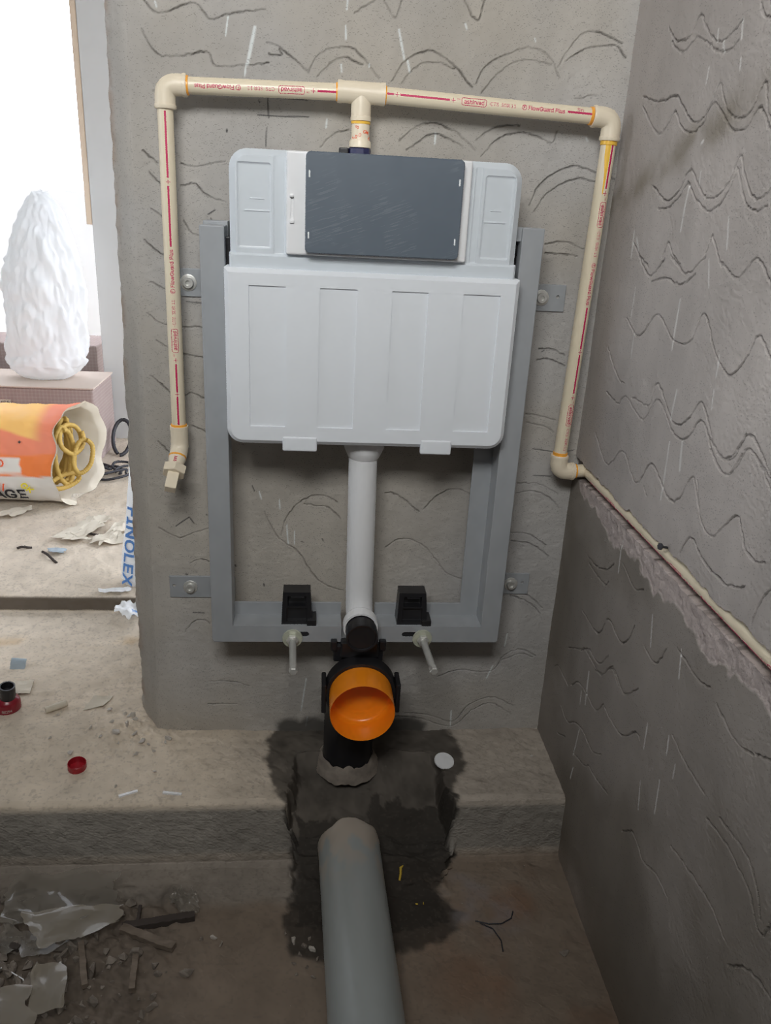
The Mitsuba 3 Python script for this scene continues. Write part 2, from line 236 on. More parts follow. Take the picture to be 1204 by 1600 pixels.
dust = sm(.12, -.02, Zg + (nz(S, Zg, 14, 15, 4) - .5) * .12)[..., None]; C = C * (1 - .25 * dust) + np.array([.40, .36, .31]) * .25 * dust
worn = edge[..., None] * sm(.45, .6, nz(S, Zg, 30, 16, 4))[..., None]; C = C * (1 - .5 * worn) + np.array([.30, .20, .14]) * .5 * worn
C = splash_mix(C, Xg, Zg, BACK_SPLASH, (.66, .70, .70), .8); C = splash_mix(C, Xg, Zg, BACK_MARKS, (.03, .03, .035), .85, .8)
C = C * (1 - .62 * np.clip(cut, 0, 1)[..., None])      # loose dark sand in the scratches, plus their inner shade painted in
fleck = sm(.83, .9, nz(S, Zg * .5, 95, 18, 2))[..., None] * .25; C = C * (1 - fleck) + .55 * fleck
# black mortar thrown against the foot of the wall
blk = sm(.0, .025, .035 + .02 * nz(Xg, Zg, 12, 21, 3) - np.hypot(np.maximum(np.abs(Xg - .0) - .115, 0), Zg * 1.2 - .0) + (nz(Xg, Zg, 40, 22, 4) - .5) * .04)[..., None] * flat[..., None]
C = C * (1 - .8 * blk) + np.array([.035, .033, .03]) * .8 * blk
scene['wall_back'] = mikit.ply(grid(Pb), 'mat_concrete', smooth=SMOOTH_WALL, color=C.reshape(-1, 3)); lab('wall_back', kind='structure')
# ---- right wall with the chased groove
ys = np.concatenate([np.arange(.012, -.83, -.0016), [-.95, -1.1, -1.3, -1.46]])
zr = np.concatenate([[-.25, -.2], np.arange(-.15, 1.30, .0016), [1.4, 1.6, 1.9, 2.4]])
Yr, Zr = np.meshgrid(ys, zr)
top_e = .582 - .006 * sm(0, -.3, Yr) + (nz(Yr, Zr * 0, 22, 31, 4) - .5) * .026 + (nz(Yr, Zr * 0, 90, 32, 3) - .5) * .006
bot_e = .549 + (nz(Yr, Zr * 0, 60, 33, 3) - .5) * .004
chase = sm(0, .0022, top_e - Zr) * sm(0, .0022, Zr - bot_e) * sm(.012, .006, Yr)
sc = (np.abs(np.sin(Yr * 19 + 1.1)) ** .7) * .018
pinkm = sm(0, .006, Zr - (.500 + sc + .03 * sm(-.16, -.02, Yr) + (nz(Yr, Zr, 55, 34, 4) - .5) * .03)) * sm(.004, 0, Zr - bot_e) * sm(-.025, -.05, Yr)
relr, cutr = groove_depth(Yr, Zr, RIGHT_GROOVES, 7, .0012, .0026); cutr = cutr * (1 - pinkm) * (1 - chase)
relr = relr * (1 - pinkm) * (1 - chase) + (nz(Yr, Zr, 6, 35, 3) - .5) * .005 + (nz(Yr, Zr, 60, 36, 3) - .5) * .0006
relr = relr - .0012 * pinkm + pinkm * (nz(Yr, Zr, 90, 37, 4) - .5) * .004 - chase * (.034 + .004 * nz(Yr, Zr, 60, 38, 3))
band = sm(-.055, -.075, Zr + .06 + .0 * Yr)        # the lowest band of render stands a little proud
Pr = np.stack([XR - relr, Yr, Zr], -1)
Cr = np.array([.42, .388, .365]) * (.76 + .48 * nz(Yr, Zr, 6, 41, 5) )[..., None] * (.9 + .2 * nz(Yr * 3, Zr * .6, 12, 42, 4))[..., None]
wet = sm(.006, -.004, Zr - (.505 + sc + .03 * sm(-.16, -.02, Yr) + (nz(Yr, Zr, 55, 34, 4) - .5) * .03)) * (.75 + .5 * sm(.4, .6, nz(Yr, Zr, 3.5, 43, 4))); Cr = Cr * (1 - wet[..., None] * np.array([.38, .39, .42]))      # the older, damp coat below the chase
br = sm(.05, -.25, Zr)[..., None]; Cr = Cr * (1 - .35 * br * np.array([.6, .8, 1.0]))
Cr = Cr * (1 - .62 * np.clip(cutr, 0, 1)[..., None])  # scratches darkened: shade in the cuts painted in, with dark sand
pk = np.array([.43, .375, .355]) * (.8 + .4 * nz(Yr, Zr, 40, 44, 4))[..., None]; Cr = Cr * (1 - pinkm[..., None]) + pk * pinkm[..., None]
dark_band = np.exp(-((Zr - (1.024 + .296 * (-.11 - Yr)) + (nz(Yr, Zr, 25, 47, 3) - .5) * .03) / .021) ** 2) * sm(.25, .6, nz(Yr, Zr, 18, 48, 4)) * sm(-.5, -.4, Yr); Cr = Cr * (1 - .38 * dark_band[..., None] * np.array([.9, .95, 1.1]))      # mottled diagonal band, darker than the wall around it
scar = np.exp(-((Zr - bot_e - .001) / .004) ** 2) * sm(.52, .62, nz(Yr, Zr, 50, 45, 3)); Cr = Cr * (1 - .6 * scar[..., None])
Cr = Cr * (1 - chase[..., None]) + np.array([.17, .125, .095]) * chase[..., None]
Cr = splash_mix(Cr, Yr, Zr, RIGHT_SPLASH, (.62, .61, .59), .8, 1.35)
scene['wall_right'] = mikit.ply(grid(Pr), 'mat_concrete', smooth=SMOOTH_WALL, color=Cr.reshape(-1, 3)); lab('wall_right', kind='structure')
# ---- floor: lower floor, riser, platform, worn threshold and the floor beyond, one skin along a profile
def seg_prof(pts, step):
    out = []
    for a, b in zip(pts[:-1], pts[1:]):
        n = max(1, int(math.hypot(b[0] - a[0], b[1] - a[1]) / step)); out += [(a[0] + (b[0] - a[0]) * t / n, a[1] + (b[1] - a[1]) * t / n) for t in range(n)]
    return out + [pts[-1]]
ZF, YS = -.13, -.205
prof = [(-1.46, ZF), (-1.1, ZF), (-.8, ZF)] + seg_prof([(-.62, ZF), (YS - .012, ZF), (YS - .003, ZF + .005), (YS + .002, -.014), (YS + .005, -.004), (YS + .014, 0), (.474, 0)], .0032) \
     + seg_prof([(.478, 0), (.481, .003), (.483, .037), (.488, .041), (.56, .041)], .004) + seg_prof([(.57, .041), (1.25, .041)], .012) + [(1.5, .041), (1.9, .041), (2.4, .041), (3.2, .041)]
prof = np.array(prof); tn = np.gradient(prof, axis=0); tn /= np.linalg.norm(tn, axis=1, keepdims=True); nr = np.stack([-tn[:, 1], tn[:, 0]], 1)
xf = np.concatenate([[-2.2, -1.7, -1.3, -1.1], np.arange(-1.0, -.62, .006), np.arange(-.62, .402, .0032)])
Xf, Yf = np.meshgrid(xf, prof[:, 0]); Zf = np.broadcast_to(prof[:, 1][:, None], Xf.shape).copy()
arcs = np.concatenate([[0], np.cumsum(np.linalg.norm(np.diff(prof, axis=0), axis=1))]); Sf = np.broadcast_to(arcs[:, None], Xf.shape)
lower = sm(-.10, -.128, Zf); riser = sm(-.004, -.02, Zf) * (1 - lower); plat = (1 - lower) * (1 - riser); near = sm(-.4, -.1, Xf)
amp = (nz(Xf, Sf, 9, 51, 4) - .5) * .012 + (nz(Xf, Sf, 48, 52, 4) - .5) * (.005 + .003 * plat)
rough_l = lower * sm(-.20, -.34, Xf + .12 * (nz(Xf, Sf, 10, 53, 3) - .5)) * sm(-.24, -.29, Yf)          # gravelly corner on the left
amp = amp + rough_l * (nz(Xf, Sf, 55, 54, 4) - .3) * .034
pile = np.exp(-(((Xf + .43) / .09) ** 2 + ((Yf + .0) / .07) ** 2)) * plat; amp = amp + pile * (.012 + .03 * (nz(Xf, Sf, 55, 55, 4) - .4))
amp = amp * (.45 + .55 * sm(.0, .06, np.abs(Zf - 0) + np.abs(Yf - YS)))
Yo = Yf + nr[:, 0][:, None] * amp; Zo = Zf + nr[:, 1][:, None] * amp
# the broken place in the step, filled with dark mortar, sloping from the wall's foot down to the lower floor
jag = (nz(Xf, Sf, 14, 61, 4) - .5) * .07 + (nz(Xf, Sf, 60, 62, 3) - .5) * .024
brk = sm(-.112, -.102, Xf + jag) * sm(.174, .165, Xf + jag)
u = np.clip((Yf + .30) / .24, 0, 1); uz = np.clip((Zf + .13) / .13, 0, 1); q = np.where(Yf > YS + .004, .5 + .5 * np.clip((Yf - YS) / .13, 0, 1), np.where(Zf > -.1295, .28 + .22 * uz, .28 * np.clip((Yf + .30) / .09, 0, 1)))
ysl = -.30 + q * .235; zsl = ZF + .13 * q ** 1.25 - .012 * np.sin(q * np.pi)
zsl = zsl + (nz(Xf, Sf, 26, 63, 4) - .5) * .03
inb = brk * ((Yf > -.30) & (Yf < -.065)); w = np.clip(inb, 0, 1)
w = w * sm(-.302, -.28, Yf) * sm(-.062, -.08, Yf)
Yo = Yo * (1 - w) + (ysl) * w; Zo = Zo * (1 - w) + zsl * w
dip = np.exp(-(((Xf - .115) / .05) ** 2 + ((Yo + .19) / .035) ** 2)); Yo = Yo + dip * .02 * brk; Zo = Zo - dip * .022 * brk
Pf = np.stack([Xf, Yo, Zo], -1)
dusty = np.array([.575, .50, .405]); conc = np.array([.285, .265, .235]); soil = np.array([.20, .16, .126])
n1 = nz(Xf, Sf, 6, 71, 5)[..., None]; n2 = nz(Xf, Sf, 34, 72, 4)[..., None]
Cf = dusty * plat[..., None] + conc * riser[..., None] + soil * lower[..., None]
grey_p = plat * sm(-.3, .02, Xf + .2 * (nz(Xf, Sf, 8, 73, 3) - .5)) * sm(.3, .1, Yf); Cf = Cf * (1 - .75 * grey_p[..., None]) + np.array([.33, .295, .26]) * .75 * grey_p[..., None]
apron = lower * sm(-.31, -.28, Yf + .02 * (nz(Xf, Sf, 20, 74, 3) - .5)) * sm(-.03, -.08, Xf); Cf = Cf * (1 - .7 * apron[..., None]) + np.array([.275, .25, .22]) * .7 * apron[..., None]
Cf = Cf * (1 - .35 * rough_l[..., None]) + np.array([.13, .115, .10]) * .35 * rough_l[..., None]
gravel = rough_l * (.5 + sm(.35, .65, nz(Xf, Sf, 90, 78, 3))); Cf = Cf * (1 - .22 * gravel[..., None])
redm = lower * sm(.05, .2, Xf) * sm(.45, .7, nz(Xf, Sf, 7, 75, 4)); Cf = Cf * (1 - redm[..., None] * np.array([.05, .22, .3]))
Cf = Cf * (.75 + .5 * n1) * (.8 + .4 * n2)
step2 = ((Zf > .004) & (Zf < .0385))[..., None]; Cf = np.where(step2, np.array([.15, .125, .10]) * (.7 + .6 * n1), Cf)
tan = np.exp(-((Yf - .338) / .02) ** 2) * sm(.4, .6, nz(Xf, Sf, 14, 76, 4)) * (Xf < -.4); Cf = Cf * (1 - .3 * tan[..., None] * np.array([.1, .4, .8]))
# the stain of black mortar: a ragged blot reaching over the platform, the break and the floor in front
def blot(poly, soft, seed, am):
    from shapely import points as shp, distance, contains
    P = Polygon(poly); sel = (Xf > -.25) & (Xf < .36) & (Yf > -.56) & (Yf < .06); out = np.full(Xf.shape, -1.0)
    g = shp(Xf[sel] + (nz(Xf, Sf, 16, seed, 4)[sel] - .5) * am, Yf[sel] + (nz(Xf, Sf, 16, seed + 1, 4)[sel] - .5) * am)
    d = distance(P.exterior, g); out[sel] = np.where(contains(P, g), d, -d); return sm(-soft, soft, out + (nz(Xf, Sf, 70, seed + 30, 4) - .5) * .03)
b1 = blot([(-.135, .05), (-.155, -.03), (-.165, -.09), (-.14, -.15), (-.112, -.2), (-.115, -.33), (-.10, -.40), (.03, -.42), (.15, -.375), (.19, -.33), (.15, -.28), (.175, -.21), (.182, -.16), (.205, -.12), (.215, -.085), (.20, -.02), (.17, .02), (.12, .05)], .007, 81, .05)
b2 = blot([(.035, -.15), (.10, -.155), (.17, -.165), (.18, -.2), (.165, -.235), (.13, -.25), (.155, -.30), (.16, -.345), (.10, -.37), (.0, -.36), (-.10, -.35), (-.105, -.215), (-.10, -.18), (.02, -.2)], .005, 83, .035)
edge_l = sm(-.07, -.11, Xf + jag) * riser
bb = np.clip(b1 * .84 * (.8 + .4 * nz(Xf, Sf, 30, 85, 4)), 0, 1); bb = np.maximum(bb, b2 * .96) 
patch = blot([(.145, -.235), (.22, -.25), (.275, -.33), (.255, -.40), (.17, -.37), (.16, -.30)], .02, 86, .06)
Cf = Cf * (1 - bb[..., None]) + np.array([.038, .034, .030]) * bb[..., None]
pc = patch * .7 * sm(.3, .7, nz(Xf, Sf, 40, 88, 4)); Cf = Cf * (1 - pc[..., None]) + np.array([.22, .20, .20]) * pc[..., None]
scene['floor'] = mikit.ply(grid(Pf[::-1]), 'mat_ground', smooth=True, color=Cf[::-1].reshape(-1, 3)); lab('floor', kind='structure')
def floor_z(x, y):
    d = (Xf[0] - x); j = int(np.argmin(np.abs(d))); i = int(np.argmin(np.abs(Yo[:, j] - y))); return float(Zo[i, j])
# ---- rest of the shell (behind and beside the camera)
def shell(key, lo, hi, m='mat_shell_wall'):
    scene[key] = mikit.ply(mtri(bx(lo, hi)), m); lab(key, kind='structure')
scene['mat_shell_wall'] = two({'type': 'diffuse', 'reflectance': rgb(.22, .215, .205)})
shell('ceiling', (-2.3, -1.6, 2.4), (.6, 2.2, 2.55))
scene['wall_left'] = mikit.ply(mtri(bx((-2.3, -1.6, -.2), (-2.2, 2.2, 2.4)) - bx((-2.4, -1.3, .5), (-2.1, .7, 1.65))), 'mat_shell_wall'); lab('wall_left', kind='structure')  # opening added out of view so sky light enters from the left
scene['wall_side_added'] = mikit.ply(mtri(bx((-1.06, -1.6, -.2), (-.98, .12, 2.4)) - bx((-1.2, -.95, .80), (-.9, -.12, 1.9))), 'mat_shell_wall'); lab('wall_side_added', kind='structure')  # unseen wall added to cut sky light, its opening to admit some
shell('wall_far_right', (-.44, .34, -.2), (.0, .4, 2.4))
shell('wall_partition', (-.62, 2.0, -.2), (.0, 2.1, 2.4))
wf = bx((-2.3, -1.6, -.2), (.6, -1.46, 2.4)) - bx((-.62, -1.7, 1.48), (.05, -1.4, 1.95))
scene['wall_front'] = mikit.ply(mtri(wf), 'mat_shell_wall'); lab('wall_front', kind='structure')
wfr = bx((-.62, -1.53, 1.48), (.05, -1.49, 1.95)) - bx((-.595, -1.6, 1.505), (.025, -1.4, 1.925))
scene['added_window_1'] = mikit.ply(mtri(wfr), 'mat_white'); lab('added_window_1', kind='structure')  # window added out of view to hold the emitting key light pane
pane = trimesh.Trimesh([(-.595, -1.505, 1.505), (.025, -1.505, 1.505), (.025, -1.505, 1.925), (-.595, -1.505, 1.925)], [(0, 2, 1), (0, 3, 2)], process=False)
scene['added_window_1__key_light_pane'] = mikit.ply(pane, {'type': 'diffuse', 'reflectance': rgb(.6, .6, .6)}, emitter={'type': 'area', 'radiance': rgb(KEY_RADIANCE, KEY_RADIANCE, KEY_RADIANCE * .985)})
scene['wall_parapet'] = mikit.ply(mtri(bx((-3.5, 3.2, -.2), (.6, 3.35, .95))), 'mat_plaster_white'); lab('wall_parapet', kind='structure')
# ================================================================ WATER PIPES (one glued run)
RP, YP = .0112, -.040
WP = 'water_pipe'
lab(WP, 'cream plastic water pipe run framing the cistern, with elbows, a tee and red printed lettering', 'water pipe')
def pipe_text(strokes, a, b, r, up, flip=False, m='mat_print'):
    """bends flat lettering (x along, y across, from 0) round the pipe from a towards b; up: the direction that the lettering faces"""
    a, b = np.array(a, float), np.array(b, float); t = (b - a) / np.linalg.norm(b - a)
    n = np.array(up, float); n -= t * (n @ t); n /= np.linalg.norm(n); s = np.cross(n, t)
    g = trimesh.util.concatenate(strokes); v, f = trimesh.remesh.subdivide_to_size(g.vertices, g.faces, .0034)
    ang = v[:, 1] / r; rr = r + v[:, 2]
    p = a + v[:, :1] * t + rr[:, None] * (np.cos(ang)[:, None] * n + np.sin(ang)[:, None] * s)
    return trimesh.Trimesh(p, f, process=False)
def txt(s, x, h=.0052, bold=False, y=0.0):
    g = meshkit.text_mesh(s, h, .0003, bold); w = g.bounds[1][0]; g.apply_translation([x, y - h / 2, -.0001]); return g, x + w
def bar(x0, x1, hw=.00135): return trimesh.creation.box(bounds=[[x0, -hw, -.0001], [x1, hw, .00022]])
def cross(x, k=.0032): return trimesh.util.concatenate([trimesh.creation.box(bounds=[[x - k, -.0004, -.0001], [x + k, .0004, .0002]]), trimesh.creation.box(bounds=[[x - .0004, -k, -.0001], [x + .0004, k, .0002]])])
def ring_poly(poly): return trimesh.creation.extrude_polygon(poly, .0003, engine='earcut')
def brand_box(x):
    g, e = txt('ashirvad', x + .0035, .0054, True); p = rrect(x, -.0052, e + .0035, .0052, .003); q = p.buffer(-.0007)
    return [g, ring_poly(p.difference(q))], e + .006
def emblem(x):
    c = sbox(0, 0, 0, 0).centroid.buffer(.0036, 10); g = ring_poly(c.difference(c.buffer(-.0007))); g.apply_translation([x + .0036, 0, -.0001])
    h, _ = txt('F', x + .0018, .0042, True); return [g, h], x + .0085
def legend(x):
    """the repeated print: + TM (brand) CTS SDR 11 (F) maker's line"""
    out = [cross(x)]; g, _ = txt('TM', x + .005, .0022, y=.002); out.append(g); b, x = brand_box(x + .012); out += b
    g, x = txt('·CTS  SDR 11', x + .001, .0046); out.append(g); b, x = emblem(x + .009); out += b
    g, x = txt('FlowGuard Plus', x + .0005, .0054, True); out.append(g); return out, x
pl, tee, pr = np.array([-.297, YP, 1.1215]), np.array([-.024, YP, 1.127]), np.array([.349, YP, 1.1155])
bl, br_ = np.array([-.3015, YP, .612]), np.array([.3375, YP, .565])
def seg_pipe(a, b, r=RP): return tube([a, b], r, 28)
face = np.array([-.03, -1, -.12])       # which way the print looks
k = obj(f'{WP}__pipe', seg_pipe(pl, tee), 'mat_cpvc', 35)
L, e = legend(0.0); L += [bar(-.048, -.006)]
L2 = [g.copy() for g in L]; a0 = np.array([-.0475, YP, 1.1266]); d0 = (pl - tee) / np.linalg.norm(pl - tee)
obj(f'{k}__lettering', pipe_text(L2, a0 + d0 * .045, a0 + d0 * .3, RP, face), 'mat_print')
k = obj(f'{WP}__pipe', seg_pipe(tee, pr), 'mat_cpvc', 35)
d1 = (pr - tee) / np.linalg.norm(pr - tee); L, e = legend(.132); L += [bar(.032, .046), cross(.0505), bar(.055, .127), bar(e + .004, .356)]
s_ = meshkit.text_mesh('5in', .005, .0003); s_.apply_translation([e + .018, .002, 0])
obj(f'{k}__lettering', pipe_text(L + [s_], tee, pr, RP, face + [0, 0, .25]), 'mat_print')
k = obj(f'{WP}__pipe', seg_pipe(pl + [-.004, 0, 0], bl), 'mat_cpvc', 35)
up_l = lambda z: np.array([-.3015, YP, z])
L, e = legend(.116); L = [bar(.012, .058), cross(.0615), bar(.065, .110)] + L + [bar(e + .004, e + .088), cross(e + .0935), bar(e + .099, .4675), cross(.474)]
obj(f'{k}__lettering', pipe_text(L, up_l(.62), pl + [-.004, 0, 0], RP, [.12, -1, 0]), 'mat_print')
k = obj(f'{WP}__pipe', seg_pipe(pr, br_), 'mat_cpvc', 35)
dn = (br_ - pr) / np.linalg.norm(br_ - pr)
L, e = legend(.104); L = [bar(.024, .097)] + L + [bar(e + .004, e + .07), cross(e + .0745), bar(e + .079, e + .143)]; M2, e2 = legend(e + .150); L += [g for g in M2 if g.bounds[1][0] < .532]
obj(f'{k}__lettering', pipe_text(L, pr, br_, RP, [.30, -1, -.0]), 'mat_print')
def elbow(c, d1, d2, r=.0144, arm=.031):
    c, d1, d2 = np.array(c, float), np.array(d1, float), np.array(d2, float); d1 /= np.linalg.norm(d1); d2 /= np.linalg.norm(d2)
    path = np.vstack([[c + d1 * arm], arc(c + d1 * .017, c, c + d2 * .017, 9), [c + d2 * arm]])
    m = tube(path, r, 32); lips = [lathe([(r, 0), (r + .0009, .0004), (r + .0009, .0042), (r, .0055)], c + d * (arm - .0056), d, 32) for d in (d1, d2)]
    return cat_(m, *lips)
obj(f'{WP}__elbow', elbow(pl + [-.0035, 0, 0], [1, 0, .02], [0, 0, -1]), 'mat_fitting', 40)
obj(f'{WP}__elbow', elbow(pr, [-1, 0, .03], dn), 'mat_fitting', 40)
pb = br_.copy()
obj(f'{WP}__elbow', elbow(pb, -dn, [1, .05, -.02], .0146, .029), 'mat_fitting', 40)
def glue(c, d, r, w=.002, wob=.0006, m='mat_glue'):
    obj(f'{WP}__glue_ring', lathe([(r - .002, -w), (r + wob, -w * .8), (r + wob, w * .6), (r - .002, w)], c, d, 28), m, 40)
glue(pl + [.0285, 0, .0006], [1, 0, .02], RP + .001); glue(tee + [-.0345, 0, -.0007], [1, 0, .02], .0118); glue(tee + [.0345, 0, -.001], [1, 0, -.03], .0118)
glue(pr + [-.033, 0, .001], [1, 0, -.03], .0119, .0026); glue(pr + dn * .034, dn, .0119, .004, m='mat_yellow_glue'); glue(pb - dn * .031, dn, .0119, .0035)
glue(pb + [.0315, .001, 0], [1, 0, 0], .0119, .0022)
# a tongue of yellow cement that ran down the right pipe
q = np.array([[0, -.0045], [.018, -.004], [.045, -.0005], [.070, .0005], [.072, .002], [.03, .0035], [0, .0035]]); gp = ring_poly(Polygon(q)); gp.apply_translation([.034, -.004, -.0001])
obj(f'{WP}__glue_run', pipe_text([gp], pr, br_, RP, [.12, -1, 0]), 'mat_yellow_glue')
# tee with its drop, the printed stub and the threaded socket on the cistern inlet
tm = cat_(lathe([(.0105, -.0345), (.0152, -.034), (.0152, -.0285), (.0146, -.027), (.0146, .027), (.0152, .0285), (.0152, .034), (.0105, .0345)], tee, d1 * .5 + [.5, 0, .01], 36),
          lathe([(.0135, 0), (.0144, .020), (.0142, .030), (.0148, .0305), (.0148, .0365), (.0115, .0370)], tee, [0.015, .0, -1], 32))
obj(f'{WP}__tee', tm, 'mat_fitting', 40)
glue(tee + [.0005, 0, -.0385], [0, 0, 1], .0134, .0022, m='mat_yellow_glue')
stub = tee + np.array([.0005, 0, -.040]); k = obj(f'{WP}__socket', lathe([(.0125, 0), (.0132, .003), (.0132, .018), (.0136, .021), (.0158, .024), (.0160, .0315), (.0150, .032), (.0, .0321)], stub, [0, 0, -1], 32), 'mat_fitting', 40)
rs = random.Random(4); g = []
for i in range(16):
    t_ = meshkit.text_mesh(rs.choice('oOsSeC0'), rs.uniform(.003, .0065), .0003); t_.apply_transform(trimesh.transformations.rotation_matrix(rs.uniform(0, 6), [0, 0, 1])); t_.apply_translation([rs.uniform(.003, .037), rs.uniform(-.012, .012), 0]); g.append(t_)
obj(f'{k}__smudged_print', pipe_text(g, stub, stub + [0, 0, -.05], .0136, [0, -1, 0]), 'mat_red_ink')
# the stub with the square plug at the foot of the left pipe
k = obj(f'{WP}__coupling', lathe([(.011, 0), (.0148, .0006), (.0148, .006), (.0141, .008), (.0141, .034), (.0146, .036)], bl + [0, 0, .016], [0, 0, -1], 32), 'mat_fitting', 40)
glue(bl + [0, 0, .017], [0, 0, 1], .0122, .0025); 
pd = np.array([-.10, -.72, -.62]); pd /= np.linalg.norm(pd); c0 = bl + [0, 0, -.02]
obj(f'{WP}__bent_stub', tube(np.vstack([arc(c0 + [0, 0, .012], c0 + [0, 0, -.006], c0 + pd * .02, 8), [c0 + pd * .040]]), [.0141] * 8 + [.0118], 28), 'mat_fitting', 40)
glue(c0 + pd * .021, pd, .0136, .002)
tl = meshkit.text_mesh('M8II', .005, .0003); tl.apply_translation([.004, -.003, 0]); obj(f'{WP}__stub_print', pipe_text([tl], c0 + pd * .022, c0 + pd * .06, .0136, [.1, -.6, .8]), 'mat_print')
def prism(n, r, a, b, twist=0.0, ch=.0012):
    t, u_, v_ = frame_of(np.array(b) - np.array(a)); L_ = np.linalg.norm(np.array(b) - np.array(a)); pts = []
    for h, rr in ((0, r - ch), (ch, r), (L_ - ch, r), (L_, r - ch)):
        pts += [list(np.array(a) + t * h + rr * (math.cos(twist + i * 2 * math.pi / n) * u_ + math.sin(twist + i * 2 * math.pi / n) * v_)) for i in range(n)]
    return mtri(m3.Manifold.hull_points(pts))
k = obj(f'{WP}__plug', prism(6, .0195, c0 + pd * .038, c0 + pd * .053, .2), 'mat_fitting')
obj(f'{k}__square_head', prism(4, .0125, c0 + pd * .051, c0 + pd * .082, .5), 'mat_fitting')
# the branch that runs inside the chased groove of the right wall
gx = XR + .0125; cg = np.array([gx, -.036, .5655])
obj(f'{WP}__pipe', seg_pipe(pb + [.02, 0, 0], cg + [.004, 0, 0]), 'mat_cpvc', 35)
ge = np.array([gx, -.86, .566]); k = obj(f'{WP}__pipe', seg_pipe(cg, ge), 'mat_cpvc', 35)
L = []; x = .012
for i in range(3):
    M3, e = legend(x + .075); L += [bar(x, x + .03), bar(x + .034, x + .07)] + M3; x = e + .004
obj(f'{k}__lettering', pipe_text([g for g in L if g.bounds[1][0] < .82], cg + [0, -.03, 0], ge, RP, [-1, 0, -.75]), 'mat_print')
nl = name('nail'); obj(nl, cat_(tube([(XR - .012, -.405, .584), (XR + .012, -.396, .577)], .0016, 10), lathe([(.0001, 0), (.0045, 0), (.0045, .002), (.0001, .002)], (XR - .012, -.405, .584), (-1, -.3, .2), 12)), 'mat_cable'); lab(nl, 'black nail holding the cream pipe down in the groove of the right wall', 'nail')
# ================================================================ CISTERN
CI = 'concealed_cistern'; lab(CI, 'white concealed toilet cistern hung between the grey frame rails, with a dark grey front plate', 'cistern')
lp = rrect(-.215, .627, .215, .886, .024).union(sbox(-.215, .80, .215, .886)).convex_hull
low = plate(lp, -.130, -.056, .006) + rbox((-.17, -.07, .634), (.17, -.024, .88), .01)
for x0, x1 in ((-.180, -.127), (-.078, -.024), (.027, .080), (.132, .187)):
    low = low - bx((x0, -.135, .655), (x1, -.1272, .863))
k = obj(f'{CI}__lower_shell', mtri(low), 'mat_foam', 30); lab(k, 'white foam lower half of the cistern')
for x0, x1 in ((-.131, -.078), (.083, .132)): obj(f'{CI}__tab', mtri(rbox((x0, -.1318, .6165), (x1, -.122, .640), .003)), 'mat_foam', 35)
upp = plate(rrect(-.207, .86, .207, 1.043, .026).union(sbox(-.207, .86, .207, .95)).convex_hull, -.116, -.024, .009)
for x0, x1, z0, z1 in ((-.196, -.148, .912, 1.026), (.152, .196, .912, 1.026)):
    upp = upp - rbox((x0, -.13, z0), (x1, -.1135, z1), .004)
for x0, x1 in ((-.146, -.128), (.137, .149)): upp = upp - rbox((x0, -.13, .905), (x1, -.1145, 1.05), .003)
upp = upp + plate(sbox(-.208, .882, .208, .906), -.119, -.03, .003)
for x0, x1 in ((-.186, -.150), (.155, .187)): upp = upp + rbox((x0, -.1148, .962), (x1, -.11, .9645), .0008) + rbox((x0 + .008, -.1145, .978), (x1 - .008, -.11, .980), .0006)
obj(f'{CI}__upper_shell', mtri(upp), 'mat_shell', 30)
acc = rbox((-.127, -.128, .907), (.1305, -.10, 1.0425), .003) - rbox((-.121, -.135, .953), (-.1165, -.1255, .984), .001) + rbox((-.1225, -.131, .949), (-.116, -.12, .954), .0012) + rbox((-.1225, -.131, .983), (-.117, -.12, .987), .0012)
obj(f'{CI}__access_frame', mtri(acc), 'mat_white', 30)
fp = plate(rrect(-.1005, .911, .117, 1.0425, .007), -.1415, -.127, .0012)
k = obj(f'{CI}__front_plate', mtri(fp), 'mat_flush_plate', 30); lab(k, 'dark grey scuffed rectangular front plate with four small white slots')
for x, z in ((-.0955, 1.014), (-.0958, .935), (.1115, 1.013), (.1105, .935)): obj(f'{k}__slot', mtri(rbox((x - .0013, -.1419, z - .0048), (x + .0013, -.139, z + .0048), .001)), 'mat_white')
k = obj(f'{CI}__inlet_nut', prism(10, .0165, (-.024, YP, 1.036), (-.024, YP, 1.0545)), 'mat_blue_nut'); lab(k, 'dark blue plastic nut on top of the cistern')
obj(f'{CI}__inlet_clip', mtri(rbox((-.054, -.05, 1.040), (-.040, -.03, 1.054), .002)), 'mat_black')
obj(f'{CI}__outlet_collar', lathe([(.024, .05), (.0325, .045), (.0325, .018), (.029, .010), (.0262, .004), (.0238, 0)], (-.001, -.07, .590), (0, 0, 1), 40), 'mat_white', 40)
# ================================================================ FRAME
FR = 'installation_frame'; lab(FR, 'grey powder-coated steel frame fixed to the cement wall and carrying the cistern', 'frame')
X0, X1, Z0, Z1 = -.252, .252, .256, .950
def slot_cut(x0, x1, z): return m3.Manifold.hull(m3.Manifold.cylinder(.07, .005, .005, 20).rotate([90, 0, 0]).translate([x0, -.035, z]) + m3.Manifold.cylinder(.07, .005, .005, 20).rotate([90, 0, 0]).translate([x1, -.035, z]))
def slot_pocket(x0, x1, z): return slot_cut(x0, x1, z)
bot = plate(rrect(X0, Z0, X1, Z0 + .06, .006), -.095, -.05, .0015) ^ bx((-1, -1, Z0 - .01), (1, 1, Z0 + .0325))
bot = bot - bx((-.029, -.2, .262), (.031, .0, .4)) - slot_pocket(-.103, -.090, .2725) - slot_pocket(.083, .100, .2725)
obj(f'{FR}__bottom_rail', mtri(bot), 'mat_frame')
for xa, xb in ((-.103, -.090), (.083, .100)): obj(f'{FR}__slot_shade_plug', mtri(slot_cut(xa, xb, .2725) ^ bx((-1, -.0925, 0), (1, -.06, 1))), 'mat_slot_shade')  # black plug added to stand in for shade inside the hollow slot
